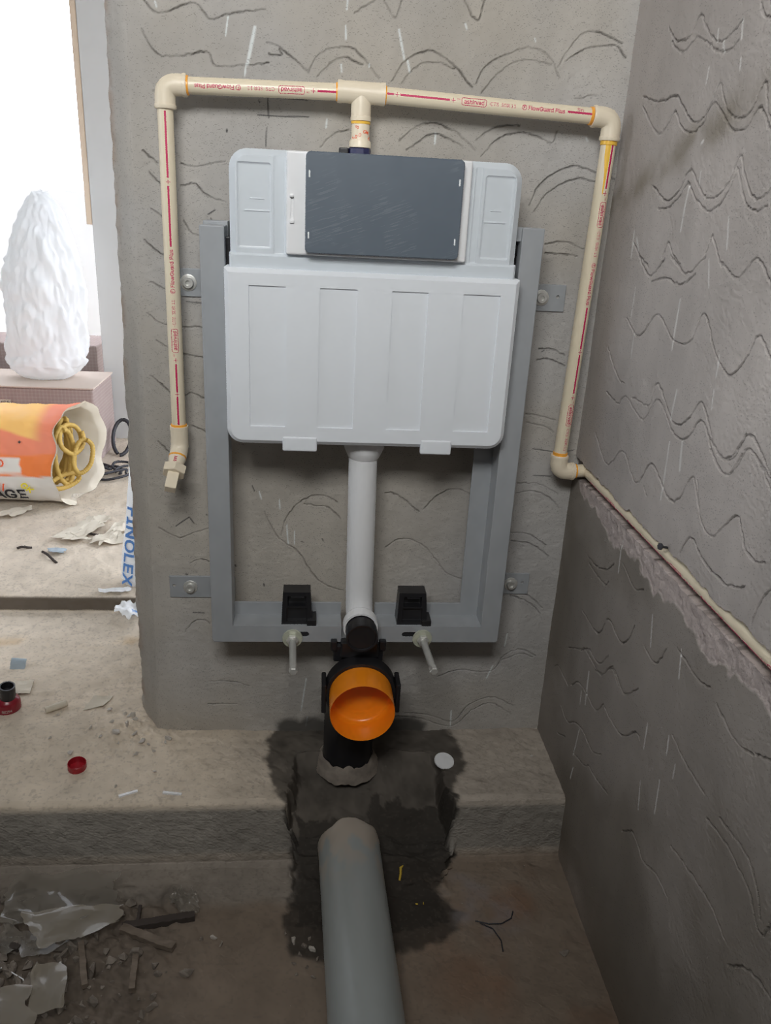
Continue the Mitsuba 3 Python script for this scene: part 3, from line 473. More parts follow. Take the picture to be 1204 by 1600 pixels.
obj(f'{FR}__bottom_flange', mtri(rbox((X0 + .02, -.052, Z0 + .004), (X1 - .002, -.048, .3125), .0008, 6) - bx((-.029, -.2, .262), (.031, .0, .4))), 'mat_frame')
left = rbox((X0, -.095, Z0 + .03), (X0 + .0355, -.05, Z1 - .010), .0015, 8)
obj(f'{FR}__side_rail', mtri(left), 'mat_frame')
obj(f'{FR}__side_rail', mtri(rbox((X1 - .0335, -.095, Z0 + .03), (X1, -.05, Z1 + .008), .0015, 8)), 'mat_frame')
obj(f'{FR}__side_flange', mtri(rbox((X1 - .066, -.052, Z0 + .03), (X1 - .004, -.048, Z1 - .04), .0008, 6)), 'mat_frame')
obj(f'{FR}__top_rail', mtri(rbox((X0, -.050, .905), (X1, -.014, .945), .0015, 8) - bx((-.216, -.06, .9), (.216, .0, .99)) + bx((-.25, -.018, .905), (.25, -.010, .94))), 'mat_frame')
obj(f'{FR}__rail_cap', mtri(rbox((X1 - .050, -.088, Z1 - .012), (X1 - .03, -.03, Z1 + .008), .0015, 8)), 'mat_frame')
obj(f'{FR}__rail_insert', mtri(rbox((X1 - .046, -.076, .80), (X1 - .034, -.055, Z1 - .016), .002, 8)), 'mat_black')
obj(f'{FR}__rail_insert', mtri(rbox((X0 + .034, -.076, .87), (X0 + .043, -.055, .925), .002, 8)), 'mat_black')
for sx, zz in ((-1, .850), (-1, .317), (1, .850), (1, .329)):
    xa, xb = (-.337 if zz < .5 else -.3045, -.222) if sx < 0 else (.222, .3235)
    hole = m3.Manifold.cylinder(.02, .003, .003, 16).rotate([90, 0, 0]).translate([(-.329 if zz < .5 else -.2995) if sx < 0 else .311, .01, zz + .002])
    k = obj(f'{FR}__wall_bracket', mtri(rbox((xa, -.0035, zz - .0215), (xb, -.0002, zz + .0215), .001, 6) - hole + rbox((sx * .232 - .012, -.055, zz - .0215), (sx * .232 + .012, -.001, zz + .0215), .001, 6)), 'mat_frame')
    xs_ = {(-1, .850): -.283, (-1, .317): -.3, (1, .850): .283, (1, .329): .289}[(sx, zz)]
    scr = cat_(lathe([(.0001, -.0001), (.0128, 0), (.0128, .0016), (.012, .0022), (.008, .0024), (.0085, .003), (.0085, .0075), (.0078, .0088), (.004, .0088), (.0036, .006), (.0001, .006)], (xs_, -.0033, zz), (0, -1, 0), 28))
    obj(f'{k}__screw', scr, 'mat_zinc', 35)
for xc, side in ((-.1065, 1), (.0955, 1)):
    z0 = .2885
    body = m3.Manifold.hull_points([[xc + dx, y, z] for dx, y, z in ((-.027, -.088, z0), (.027, -.088, z0), (.027, -.052, z0), (-.027, -.052, z0), (-.0245, -.084, z0 + .060), (.0225, -.084, z0 + .060), (.0225, -.054, z0 + .060), (-.0245, -.054, z0 + .060))])
    body = body - rbox((xc - .0165, -.12, z0 + .034), (xc + .0155, -.070, z0 + .053), .001, 6) - rbox((xc - .018, -.12, z0 + .006), (xc + .017, -.080, z0 + .031), .001, 6)
    body = body + bx((xc - .011, -.0872, z0 + .0505), (xc + .0115, -.07, z0 + .0525)) + rbox((xc + .017, -.0935, z0 - .001), (xc + .0335, -.06, z0 + .011), .001, 6)
    obj(f'{FR}__bolt_block', mtri(body), 'mat_black')
# mounting rods
for i, (xb, xt, what) in enumerate(((-.1140, -.1098, 'left of the black drain'), (.1145, .1215, 'right of the black drain'))):
    k = name('mounting_rod'); p0, p1 = np.array([xb, -.096, .2655]), np.array([xt, -.2, .2645]); d = (p1 - p0) / np.linalg.norm(p1 - p0)
    lab(k, f'zinc mounting rod sticking out of the frame bottom rail, {what} elbow', 'mounting rod')
    pr_ = [(.0001, -.02)]; n = 46
    for j in range(n): h = -.018 + j * .113 / n; pr_ += [(.0062, h), (.0057, h + .0012)]
    obj(f'{k}__rod', lathe(pr_ + [(.0055, .096), (.0001, .0965)], p0, d, 20), 'mat_zinc', 50)
    obj(f'{k}__sleeve_end', prism(6, .0072, p0 + d * .094, p0 + d * .107), 'mat_zinc')
    obj(f'{k}__nut', prism(6, .0105, p0 + d * .003, p0 + d * .012), 'mat_zinc')
    obj(f'{k}__washer', lathe([(.0001, 0), (.0175, 0), (.0178, .001), (.017, .0034), (.0001, .0034)], p0 - d * .0005, d, 36), 'mat_washer', 35)
# ================================================================ FLUSH PIPE AND DRAIN
FP = 'flush_pipe'; lab(FP, 'white vertical flush pipe running down from the cistern to the black drain fitting', 'flush pipe')
px = np.array([-.001, -.07, 0]); pz = lambda z, y=-.07, x=0: np.array([x, y, z])
path = np.vstack([[pz(.606, x=-.002)], [pz(.40, x=.0005)], arc(pz(.345, x=.001), pz(.300, x=.002), pz(.300, -.098, .003), 10)])
obj(f'{FP}__pipe', tube(path, .0236, 40), 'mat_white', 40)
obj(f'{FP}__bell', lathe([(.0236, 0), (.029, .004), (.0302, .008), (.0302, .024), (.0295, .0265), (.0262, .0265), (.0255, .006)], (.003, -.094, .300), (0, -1, -.05), 44), 'mat_white', 40)
k = obj(f'{FP}__end_cap', lathe([(.0001, -.01), (.0238, -.01), (.0242, .018), (.0270, .020), (.0272, .042), (.0262, .044), (.0235, .0435), (.0225, .041), (.0001, .0405)], (.003, -.108, .300), (0.02, -1, -.07), 40), 'mat_black', 40); lab(k, 'black round cap on the end of the flush pipe')
DR = 'drain_elbow'; lab(DR, 'black plastic drain elbow rising from the floor below the flush pipe', 'drain elbow')
oc = np.array([.0065, -.132, .180]); vx = -.008
dpath = np.vstack([[np.array([vx, -.072, -.03])], [np.array([vx, -.072, .06])], arc((vx, -.072, .115), (vx + .004, -.074, .18), oc + [0, .018, 0], 12)])
obj(f'{DR}__pipe', tube(dpath, .0462, 44), 'mat_black', 40)
obj(f'{DR}__collar', lathe([(.046, .040), (.0585, .036), (.0625, .028), (.0625, .004), (.061, 0), (.0555, 0), (.0555, .02)], oc + [0, -.010, 0], (0, 1, .0), 52), 'mat_black', 40)
for sx in (-1, 1): obj(f'{DR}__clip', mtri(rbox((oc[0] + sx * .0645 - .004, -.152, .148), (oc[0] + sx * .0645 + .004, -.108, .205), .002, 8)), 'mat_black')
obj(f'{DR}__bracket', mtri(rbox((-.042, -.104, .222), (.046, -.052, .2552), .003, 8) + rbox((-.030, -.115, .236), (.036, -.0965, .268), .003, 8) + rbox((-.047, -.108, .246), (-.036, -.0965, .266), .002, 8) + rbox((.038, -.108, .246), (.050, -.0965, .266), .002, 8)), 'mat_black')
zc = floor_z(vx, -.12)
ang = np.linspace(0, 2 * np.pi, 60, endpoint=False); prng = np.random.RandomState(5)
rv = []; 
for r_, h_ in ((.0455, -.012), (.0470, .003), (.0495, .005), (.054, -.003), (.062, -.024)):
    w_ = 1 + .06 * (meshkit.fbm(np.stack([np.cos(ang) * 2, np.sin(ang) * 2, ang * 0 + r_ * 40], -1), 3, 3) - .5) * 2
    hh = h_ + .016 * (meshkit.fbm(np.stack([np.cos(ang) * 5, np.sin(ang) * 3, ang * 0 + 9 + r_ * 60], -1), 3, 8) - .5)
    rv.append(np.stack([vx + r_ * w_ * np.cos(ang), -.072 + r_ * w_ * np.sin(ang), hh], -1))
rv = np.array(rv); rv = np.concatenate([rv, rv[:, :1]], 1)
k = obj(f'{DR}__mortar_ring', grid(rv), 'mat_stone', True); lab(k, 'ragged grey mortar ring at the foot of the drain elbow')
OC = 'pipe_cap'; cap_ax = np.array([.0, -1, 0.0])
lab(OC, 'bright orange cup-shaped cap in the mouth of the black drain elbow', 'pipe cap')
obj(OC, lathe([(.0001, .012), (.030, .012), (.0465, .014), (.0525, .020), (.0535, .03), (.0538, .0655), (.0545, .067), (.0552, .0655), (.0552, .02), (.0545, -.012), (.0001, -.012)], oc + [0, 0, 0], cap_ax, 72), 'mat_orange', 40)
# grey soil pipe lying on the floor
GP = 'soil_pipe'; lab(GP, 'thick grey plastic pipe lying on the floor, broken end at the black mortar', 'pipe')
ga, gb = np.array([-.0095, -.226, -.0745]), np.array([.0085, -.72, -.0745]); gd = (gb - ga) / np.linalg.norm(gb - ga); n, sds = 90, 72
_, ua, ub = frame_of(gd); rows = []
an = np.arange(sds + 1) * 2 * np.pi / sds; ring = np.cos(an)[:, None] * ua + np.sin(an)[:, None] * ub
jagged = .022 * (meshkit.fbm(np.stack([np.cos(an) * 1.6, np.sin(an) * 1.6, an * 0], -1), 4, 21) - .5) - .006 * ring[:, 2]
for i in range(n):
    s = (i / (n - 1)) ** 1.3 * .495; off = jagged * max(0, 1 - s / .06)
    bump = .0042 * np.clip(meshkit.fbm(np.stack([ring[:, 0] * 3, ring[:, 2] * 3, an * 0 + s * 60], -1), 4, 4) - .42, 0, 1) * max(0, 1 - s / .09)
    rows.append(ga + gd * s + off[:, None] * gd + (.0535 + bump)[:, None] * ring)
outer = np.array(rows); inner = ga + (outer[0] - ga) - .0045 * ring; inner2 = inner + gd * .05
body = grid(np.concatenate([inner2[None], inner[None], outer]))
obj(GP, body, 'mat_grey_pvc', True)
# ================================================================ THINGS ON THE PLATFORM
rnd = random.Random(11)
def ico(r, sub=1):
    return trimesh.creation.icosphere(subdivisions=sub, radius=r)
def pebble(seed, r, flat_=.8):
    """an angular shard: the hull of a few random points, edges knocked off"""
    rg = np.random.RandomState(seed); v = rg.normal(size=(11, 3)); v /= np.linalg.norm(v, axis=1, keepdims=True); v *= rg.uniform(.75, 1.1, (11, 1))
    v = v * np.array([1, rg.uniform(.5, .9), flat_ * rg.uniform(.55, 1.1)]) * r
    return mtri(m3.Manifold.hull_points([list(p) for p in np.vstack([v * .97 + rg.normal(size=v.shape) * .07 * r for _ in range(2)])]))
PEB = [mikit.ply(pebble(i, 1.0), 'mat_stone') for i in range(7)]
def put_pebble(base, x, y, r, label, group, m='mat_stone', sink=.25, cat='stone'):
    k = name(base); i = rnd.randrange(7)
    scene[k] = {**PEB[i], 'bsdf': {'type': 'ref', 'id': m}, 'to_world': T().translate([x, y, floor_z(x, y) + r * .42 * (1 - sink)]).rotate([0, 0, 1], rnd.uniform(0, 360)).rotate([1, 0, 0], rnd.uniform(-15, 15)).scale(r)}
    lab(k, label, cat, group); return k
# solvent tin
k = name('solvent_bottle'); bxy = np.array([-.681, .076]); bz = floor_z(*bxy) - .001; tilt = np.array([.10, .02, 1.0]); o = np.array([*bxy, bz])
lab(k, 'small squat dark red bottle with a black neck on the dusty platform at left', 'bottle')
obj(f'{k}__body', lathe([(.0001, 0), (.0225, .0005), (.0245, .003), (.0245, .018), (.0225, .024), (.0155, .030), (.0135, .032), (.0001, .032)], o, (0, 0, 1), 36), 'mat_red', 40)
g = meshkit.text_mesh('SEZH', .0055, .0004); g.apply_translation([-.012, 0, 0]); vv = g.vertices.copy(); a_ = vv[:, 0] / .0248 - math.pi / 2 + .35
obj(f'{k}__print', trimesh.Trimesh(np.stack([o[0] + (.0246 + vv[:, 2]) * np.cos(a_), o[1] + (.0246 + vv[:, 2]) * np.sin(a_), o[2] + .006 + vv[:, 1]], 1), g.faces, process=False), 'mat_stone_pale')
obj(f'{k}__neck', lathe([(.0140, .030), (.0150, .033), (.0150, .050), (.0138, .056), (.0146, .0565), (.0146, .059), (.0118, .059), (.0112, .045), (.0001, .044)], o, (.12, -.12, 1), 32), 'mat_black', 40)
k = name('bottle_cap'); c = np.array([-.4985, -.106, floor_z(-.4985, -.106) - .0005])
lab(k, 'small round open dark red screw cap lying on the platform', 'bottle cap')
ribs = [lathe([(.0001, .0012), (.0142, .0012), (.0142, .0125), (.0150, .0135), (.0160, .0128), (.0164, .0015), (.0155, 0), (.0001, 0)], c, (.05, -.1, 1), 40)]
obj(k, cat_(*ribs), 'mat_red_cap', 40)
k = name('white_disc'); c = np.array([.1735, -.1, floor_z(.1735, -.1) + .001])
lab(k, 'white round plastic disc lying on the black mortar beside the drain elbow', 'disc')
obj(k, lathe([(.0001, 0), (.0185, 0), (.0192, .001), (.0192, .003), (.0185, .0042), (.0001, .0042)], c, (.1, -.22, 1), 48), 'mat_white', 35)
k = name('tile_chip'); lab(k, 'small grey-blue curved shard standing on the platform behind the red bottle', 'shard')
sh = np.array([[[-.728 + .030 * u + .000 * w, .222 + .018 * w * 1, floor_z(-.72, .23) + .0005 + .016 * math.sin(w * 1.5) - .003 * u + t] for w in np.linspace(0, 1, 6)] for u in (0, 1) for t in (0,)])
obj(k, mtri(m3.Manifold.hull_points([list(p) for p in sh.reshape(-1, 3)] + [[p[0], p[1] + .004, p[2] - .001] for p in sh.reshape(-1, 3)])), 'mat_tile_chip')
def sheet(corners, n=14, amp=.004, seed=0, sc=40, lift=.001, thick=.0006, zf=None, gather=0.0):
    """a crumpled thin sheet over the ground between four corners (xy)"""
    c = np.array(corners, float); u, v = np.meshgrid(np.linspace(0, 1, n), np.linspace(0, 1, n))
    xy = ((1 - u) * (1 - v))[..., None] * c[0] + (u * (1 - v))[..., None] * c[1] + (u * v)[..., None] * c[2] + ((1 - u) * v)[..., None] * c[3]
    xy = xy + (np.stack([meshkit.fbm(np.stack([u * 3, v * 3, u * 0 + seed + i * 9.0], -1), 3, seed) for i in (0, 1)], -1) - .5) * gather
    z = np.array([[zf if zf is not None else floor_z(*q) for q in row] for row in xy])
    r1 = np.abs(meshkit.fbm(np.stack([xy[..., 0] * sc, xy[..., 1] * sc, u * 0 + seed * 2.7], -1), 3, seed) - .5) * 2
    z = z + lift + amp * (1 - r1) ** 2 * 2
    top = np.concatenate([xy, z[..., None]], -1); m = grid(top); b = grid(top - [0, 0, thick]); b.invert(); return trimesh.util.concatenate([m, b])
k = name('paper_scrap'); lab(k, 'square beige paper scrap lying on the dusty platform', 'paper'); obj(k, sheet([(-.535, .07), (-.497, .08), (-.486, .118), (-.525, .115)], 8, .002, 3), 'mat_paper', True)
k = name('paper_scrap'); lab(k, 'beige paper scrap under the black neck of the red bottle', 'paper'); obj(k, sheet([(-.70, .12), (-.655, .125), (-.66, .17), (-.70, .17)], 8, .002, 4), 'mat_paper', True)
k = name('paper_roll'); lab(k, 'small rolled beige paper tube lying on the platform right of the red bottle', 'paper roll')
zz = floor_z(-.59, .09); obj(k, lathe([(.004, .0), (.0065, 0), (.0068, .02), (.0065, .042), (.004, .042), (.004, 0)], (-.606, .066, zz + .006), (.85, .55, .05), 20), 'mat_paper', 40)
for (a, b), what in zip((((-.408, -.184), (-.379, -.171)), ((-.335, -.174), (-.302, -.180))), ('left', 'right')):
    k = name('white_plastic_strip'); z_ = floor_z(a[0], a[1]); lab(k, f'thin white plastic strip near the platform edge, the {what} one of two', 'plastic strip')
    d = np.array([b[0] - a[0], b[1] - a[1]]); n_ = np.array([-d[1], d[0]]) / np.linalg.norm(d) * .0025
    obj(k, mtri(m3.Manifold.hull_points([[p[0] + s_ * n_[0], p[1] + s_ * n_[1], z_ + h] for p in (a, b) for s_ in (-1, 1) for h in (.0, .0035)])), 'mat_white')
for x, y, r in ((-.448, -.022, .012), (-.52, -.068, .008), (-.41, -.03, .008), (-.395, -.045, .010), (-.38, -.05, .007), (-.432, -.005, .009), (-.46, .01, .008), (-.475, -.03, .006), (-.40, -.075, .006), (-.372, -.068, .006), (-.43, .03, .010), (-.448, .045, .007), (-.50, .0, .006), (-.57, -.02, .006), (-.42, -.16, .005), (-.36, -.12, .005), (-.48, .06, .008), (-.415, .012, .011), (-.44, -.045, .005), (-.355, -.04, .007), (-.35, -.03, .009)):
    put_pebble('cement_chip', x, y, r, 'pale cement chip in the rubble at the foot of the left wall edge', 'cement chips at the wall edge', 'mat_stone_pale', cat='chip')
put_pebble('cement_chip', .346, -.087, .005, 'tiny pale chip lying alone on the platform near the right wall', None, 'mat_stone_pale', cat='chip')
put_pebble('cement_chip', -.577, .058, .007, 'pale crumb of cement beside the rolled paper tube', None, 'mat_stone_pale', cat='chip')
# ================================================================ RUBBLE ON THE LOWER FLOOR
pr2 = random.Random(21); n_ = 0
while n_ < 265:
    x, y = pr2.uniform(-.62, -.25), pr2.uniform(-.55, -.255)
    if x > -.62 + .34 * (1 - abs(y + .41) / .42) + pr2.uniform(-.06, .05): continue
    if any(abs(x - ax) < .05 and abs(y - ay) < .03 for ax, ay in ((-.33, -.37), (-.30, -.383), (-.36, -.357), (-.32, -.337), (-.28, -.33))) or min(abs(x + .338), abs(x + .418)) < .012 and -.47 < y < -.37: continue
    r = pr2.choice([.004, .005, .006, .007, .008, .009, .011, .012, .014, .016, .018]) * (1 if x < -.40 else .6); n_ += 1
    put_pebble('rubble_stone', x, y, r, 'small brown-grey rubble stone in the heap in the lower left floor corner', 'rubble stones in the floor corner', sink=.05, cat='stone')
for x, y, r in ((-.102, -.375, .008), (-.085, -.385, .006), (-.072, -.392, .008), (-.090, -.40, .006), (-.075, -.372, .005), (-.115, -.36, .004), (-.064, -.405, .006), (-.10, -.415, .005), (-.08, -.425, .006), (-.215, -.375, .006), (-.23, -.36, .007), (-.25, -.365, .006), (-.095, -.435, .004), (-.07, -.44, .005)):
    put_pebble('grey_chip', x, y, r, 'grey stone chip among the chips left of the thick grey pipe', 'chips by the grey pipe', 'mat_stone_pale' if r > .0065 else 'mat_stone', cat='chip')
scene['mat_yellow_bit'] = two({'type': 'diffuse', 'reflectance': rgb(.55, .38, .06)})
k = name('yellow_bit'); lab(k, 'thin yellow plastic sliver on the black mortar right of the grey pipe', 'plastic bit')
z_ = floor_z(.083, -.247) + .003; obj(k, tube([(.080, -.262, z_ - .003), (.083, -.25, z_ + .001), (.084, -.238, z_ + .002), (.089, -.234, z_ + .003)], [.002, .0022, .0026, .001], 8), 'mat_yellow_bit', True)
for x, w in ((.105, 'left'), (.1165, 'right')): put_pebble('yellow_crumb', x, -.308, .0035, f'{w} one of two tiny yellow crumbs beside the grey pipe', None, 'mat_yellow_bit', cat='plastic bit')
k = name('black_thread'); lab(k, 'curled black thread on the floor right of the black mortar', 'thread')
zz = lambda x, y: floor_z(x, y) + .0018
obj(k, tube([(x, y, zz(x, y)) for x, y in ((.20, -.345), (.222, -.352), (.243, -.352), (.262, -.342), (.268, -.328))], .0011, 6), 'mat_cable', True)
k = name('black_thread'); lab(k, 'short black thread bending down the floor right of the black mortar', 'thread')
obj(k, tube([(x, y, zz(x, y)) for x, y in ((.207, -.350), (.226, -.362), (.235, -.385), (.234, -.405))], .0011, 6), 'mat_cable', True)
k = name('plaster_spot'); lab(k, 'pale splash of plaster on the floor near the right wall', 'plaster splash'); m = pebble(40, .012, .12); m.apply_translation([.332, -.41, floor_z(.332, -.41) + .0005]); obj(k, m, 'mat_stone', True)
def stick(a, b, w, h, seed, m='mat_wood', lift=.004):
    a3, b3 = np.array([*a, floor_z(*a) + lift]), np.array([*b, floor_z(*b) + lift]); d = b3 - a3; L_ = np.linalg.norm(d); d /= L_; s_ = np.cross(d, [0, 0, 1]); s_ /= np.linalg.norm(s_); u_ = np.cross(s_, d)
    rg = np.random.RandomState(seed); rows = []
    for t in np.linspace(0, 1, 16):
        k_ = 1 + .12 * (rg.rand() - .5); o_ = a3 + d * L_ * t + s_ * w * .12 * (rg.rand() - .5)
        rows.append([o_ + s_ * w / 2 * sx * k_ + u_ * h / 2 * sz * (1 + .3 * (rg.rand() - .5)) for sx, sz in ((-1, -1), (1, -1), (1, 1), (-1, 1), (-1, -1))])
    g = grid(np.array(rows)); e0, e1 = np.array(rows[0][:4]), np.array(rows[-1][:4])
    return trimesh.util.concatenate([g, trimesh.Trimesh(e0, [(0, 1, 2), (0, 2, 3)], process=False), trimesh.Trimesh(e1, [(0, 2, 1), (0, 3, 2)], process=False)])
for nm, a, b, w, h, m, l, c, lf in (('wood_stick', (-.375, -.35), (-.287, -.389), .013, .009, 'mat_wood', 'brown wooden stick poking out from under the clear plastic bag', 'stick', .007),
        ('dark_stick', (-.375, -.348), (-.264, -.326), .013, .010, 'mat_wood_dark', 'dark dirty stick lying behind the brown wooden stick on the floor', 'stick', .006),
        ('dark_stick', (-.352, -.315), (-.352, -.338), .005, .005, 'mat_wood_dark', 'short dark twig standing up from the dark stick', 'stick', .010),
        ('wood_stick', (-.432, -.372), (-.405, -.452), .009, .008, 'mat_wood', 'thin dusty stick among the rubble below the clear plastic bag', 'stick', .008),
        ('rusty_bolt', (-.342, -.402), (-.336, -.462), .009, .009, 'mat_wood', 'rusty dirt-caked bolt lying on the floor by the rubble', 'bolt', .006),
        ('wood_stick', (-.60, -.36), (-.52, -.385), .010, .006, 'mat_wood_dark', 'dark splinter in the rubble at the left', 'stick', .010)):
    k = name(nm); lab(k, l, c); obj(k, stick(a, b, w, h, len(scene), m, lf), m)
    if nm == 'rusty_bolt': obj(f'{k}__head', prism(6, .010, (*a, floor_z(*a) + .008), (a[0], a[1] + .007, floor_z(*a) + .009)), 'mat_stone')
k = name('clear_plastic_bag'); lab(k, 'crumpled clear plastic bag lying over the rubble in the lower left corner', 'plastic bag')
obj(f'{k}__back_sheet', sheet([(-.565, -.236), (-.405, -.262), (-.378, -.335), (-.56, -.35)], 44, .010, 8, 7, .006, .0003, ZF + .012, .05), 'mat_film', True)
obj(f'{k}__front_fold', sheet([(-.53, -.335), (-.372, -.325), (-.372, -.365), (-.49, -.405)], 34, .008, 9, 7, .012, .0003, ZF + .014, .03), 'mat_film_dull', True)
obj(f'{k}__side_fold', sheet([(-.565, -.345), (-.48, -.345), (-.455, -.39), (-.56, -.405)], 30, .010, 10, 8, .006, .0003, ZF + .012, .05), 'mat_film', True)
k = name('beige_plastic_wrap'); lab(k, 'beige translucent plastic wrap in the bottom left corner of the floor', 'plastic wrap')
obj(f'{k}__upper_fold', sheet([(-.485, -.43), (-.437, -.425), (-.425, -.50), (-.47, -.51)], 26, .009, 14, 9, .012, .0004, ZF + .008, .02), 'mat_film_dull', True)
obj(f'{k}__lower_fold', sheet([(-.62, -.455), (-.48, -.47), (-.44, -.53), (-.62, -.54)], 30, .009, 15, 9, .012, .0004, ZF + .010, .03), 'mat_film_dull', True)
k = name('white_string'); lab(k, 'thin white string crossing the rubble at the left', 'string'); obj(k, tube([(x, y, floor_z(x, y) + .012 - .004 * i) for i, (x, y) in enumerate(((-.56, -.415), (-.53, -.42), (-.50, -.432), (-.488, -.445)))], .0010, 6), 'mat_white', True)
k = name('clear_plastic_scrap'); lab(k, 'small crumpled clear plastic scrap on the floor near the tip of the dark stick', 'plastic scrap'); obj(k, sheet([(-.305, -.285), (-.265, -.285), (-.262, -.318), (-.30, -.322)], 20, .012, 17, 60, .002, .0003, None, .02), 'mat_film', True)
# ================================================================ THE ROOM BEYOND
ZB = .041
k = name('white_board'); lab(k, 'tall white laminated board standing beyond the opening, beside the wall edge', 'board')
obj(k, mtri(rbox((-.897, 1.855, ZB), (-.60, 1.885, 2.38), .003)), 'mat_board')
obj(f'{k}__wood_edge', mtri(rbox((-.918, 1.858, .85), (-.897, 1.882, 2.38), .003)), 'mat_chipwood')
k = name('carton'); lab(k, 'brown printed carton with a bright top lying behind the orange sack', 'carton')
cb = rbox((-1.55, 1.52, ZB), (-.855, 1.80, .315), .006); obj(k, mtri(cb), 'mat_carton')
obj(f'{k}__flap', mtri(rbox((-1.545, 1.515, .3155), (-.85, 1.80, .3215), .002)), 'mat_carton_plain')
obj(f'{k}__label', mtri(rbox((-1.3, 1.5165, .255), (-1.135, 1.5195, .272), .0008)), 'mat_paper')
g = meshkit.text_mesh('AAA 80 BB AP B2', .010, .0006); R_ = trimesh.transformations.rotation_matrix(math.pi / 2, [1, 0, 0]); g.apply_transform(R_); g.apply_translation([-1.245, 1.5162, .2585]); obj(f'{k}__label_print', g, 'mat_ink')
k = name('carton'); lab(k, 'dark brown carton standing behind the white sack, mostly hidden', 'carton')
obj(k, mtri(rbox((-1.7, 1.90, ZB), (-.93, 2.15, .40), .006)), 'mat_carton')
k = name('white_sack'); lab(k, 'tall crumpled white plastic sack standing on the brown carton', 'sack')
m = ico(1, 5); v = np.array(m.vertices); th = np.arctan2(v[:, 1], v[:, 0]); hgt = v[:, 2]
fold = np.abs(meshkit.fbm(v * np.array([1.9, 1.9, 2.4]) + v[:, [2, 0, 1]] * 1.2 + 3, 3, 6) - .5) * 2; fine = np.abs(meshkit.fbm(v * 5 + 9, 3, 7) - .5) * 2
wd = .150 * np.clip(1 - np.abs(hgt) ** 6, .0, 1) ** .5 * (1 - .5 * sm(-.1, 1, hgt) ** 1.5) * (1 + .22 * sm(-.55, -.9, hgt)); rad = np.hypot(v[:, 0], v[:, 1]) + 1e-9
rr = wd * (.88 + .26 * fold) * (.95 + .12 * fine)
V = np.stack([-1.03 + rr * v[:, 0] / rad + .02 * hgt, 1.665 + .75 * rr * v[:, 1] / rad, .3235 + np.maximum(0, .325 * (hgt + .97)) + .02 * (fine - .5) * (hgt > -.8)], 1)
obj(k, trimesh.Trimesh(V, m.faces, process=False), 'mat_white_sack', True)
# the printed sack lying on its side, mouth to the right, with the yellow rope inside
k = name('orange_sack'); lab(k, 'orange and white printed woven sack lying on its side, open mouth to the right', 'sack')
SY, SZ = 1.19, .188
def sack_pt(x, a, r=1.0):
    ry, rz = .150, .147
    wr = 1 + .05 * (meshkit.fbm(np.stack([x * 14, np.cos(a) * 1.6, np.sin(a) * 1.6], -1), 4, 3) - .5) * 2
    y = SY + ry * np.sign(np.cos(a)) * np.abs(np.cos(a)) ** .85 * wr * r; z = SZ + rz * np.sign(np.sin(a)) * np.abs(np.sin(a)) ** .8 * wr * r
    return np.stack([x, y, np.maximum(z, ZB + .002)], -1)
na = 160; aa = np.linspace(0, 2 * np.pi, na); uu = np.linspace(0, 1, 90)
Ag, Ug = np.meshgrid(aa, uu); xr = -.80 - .072 * np.cos(Ag + math.pi) * 1.0 + .006 * np.sin(Ag * 3) + .008 * np.sin(Ag * 7 + 1)
xr = -.824 + .034 * np.cos(Ag) + .006 * np.sin(Ag * 5) + .006 * np.sin(Ag * 9 + 1)
Xs = -1.5 + (xr + 1.5) * Ug; Ps = sack_pt(Xs, Ag, .55 + .45 * sm(0, .12, Ug) + .06 * sm(.9, 1, Ug))
# print: orange over white, a paler swoosh and a red band on top (a = pi is the side towards the room)
hz = (Ps[..., 2] - ZB) / .29; Cs = np.empty(Ps.shape); Cs[:] = (.66, .63, .58)
org = sm(.395, .405, hz + .004 * np.sin(Xs * 60)); Cs = Cs * (1 - org[..., None]) + np.array([.78, .20, .05]) * org[..., None]
redb = sm(.64, .66, hz + .03 * np.sin(Xs * 18)); Cs = Cs * (1 - redb[..., None]) + np.array([.75, .22, .12]) * redb[..., None]
sw = sm(.80, .83, hz + .1 * np.sin((Xs + .95) * 9)) * sm(-.88, -.93, Xs); Cs = Cs * (1 - sw[..., None]) + np.array([.80, .45, .13]) * sw[..., None]
logo = sm(-.955, -.957, Xs) * sm(.425, .43, hz) * sm(.605, .60, hz) * sm(3.0, 2.9, np.abs(Ag - math.pi) * 2.0); Cs = Cs * (1 - logo[..., None]) + np.array([.72, .68, .62]) * logo[..., None]
obj(f'{k}__printed_skin', grid(Ps), 'mat_painted', True, color=Cs.reshape(-1, 3))
rim = sack_pt(xr[-1], aa, 1.06); Pin = []
for t in np.linspace(0, 1, 24): Pin.append(sack_pt(xr[-1] - .22 * t, aa, 1.0 - .04 * min(1, t * 6)) if t > 0 else rim)
lip = sack_pt(xr[-1] + .006, aa, 1.10 + 0 * aa); Pi = np.array([rim, lip] + Pin[1:] + [Pin[-1] * 0 + Pin[-1].mean(0)])
obj(f'{k}__lining', grid(Pi), 'mat_paper', True)
def sack_text(s, x, zc, h, m, bold=True, rot=0.0, mirror=False):
    g = meshkit.text_mesh(s, h, .0012, bold); v = np.array(g.vertices); cc = (v[:, :2].max(0) + v[:, :2].min(0)) / 2
    v[:, :2] = (v[:, :2] - cc) @ np.array([[math.cos(rot), math.sin(rot)], [-math.sin(rot), math.cos(rot)]])
    z = zc + v[:, 1]; sa = np.clip((z - SZ) / .147, -.97, .97); a = math.pi - np.arcsin(np.sign(sa) * np.abs(sa) ** 1.25)
    P = sack_pt(x + v[:, 0], a, .55 + .45 + .0); P[:, 1] -= .004 + v[:, 2]; P[:, 2] = z
    obj(f'{k}__print', trimesh.Trimesh(P, g.faces, process=False), m)
sack_text('AGE', -1.003, .092, .036, 'mat_ink')
sack_text('R', -1.055, .205, .022, 'mat_ink', rot=math.pi)
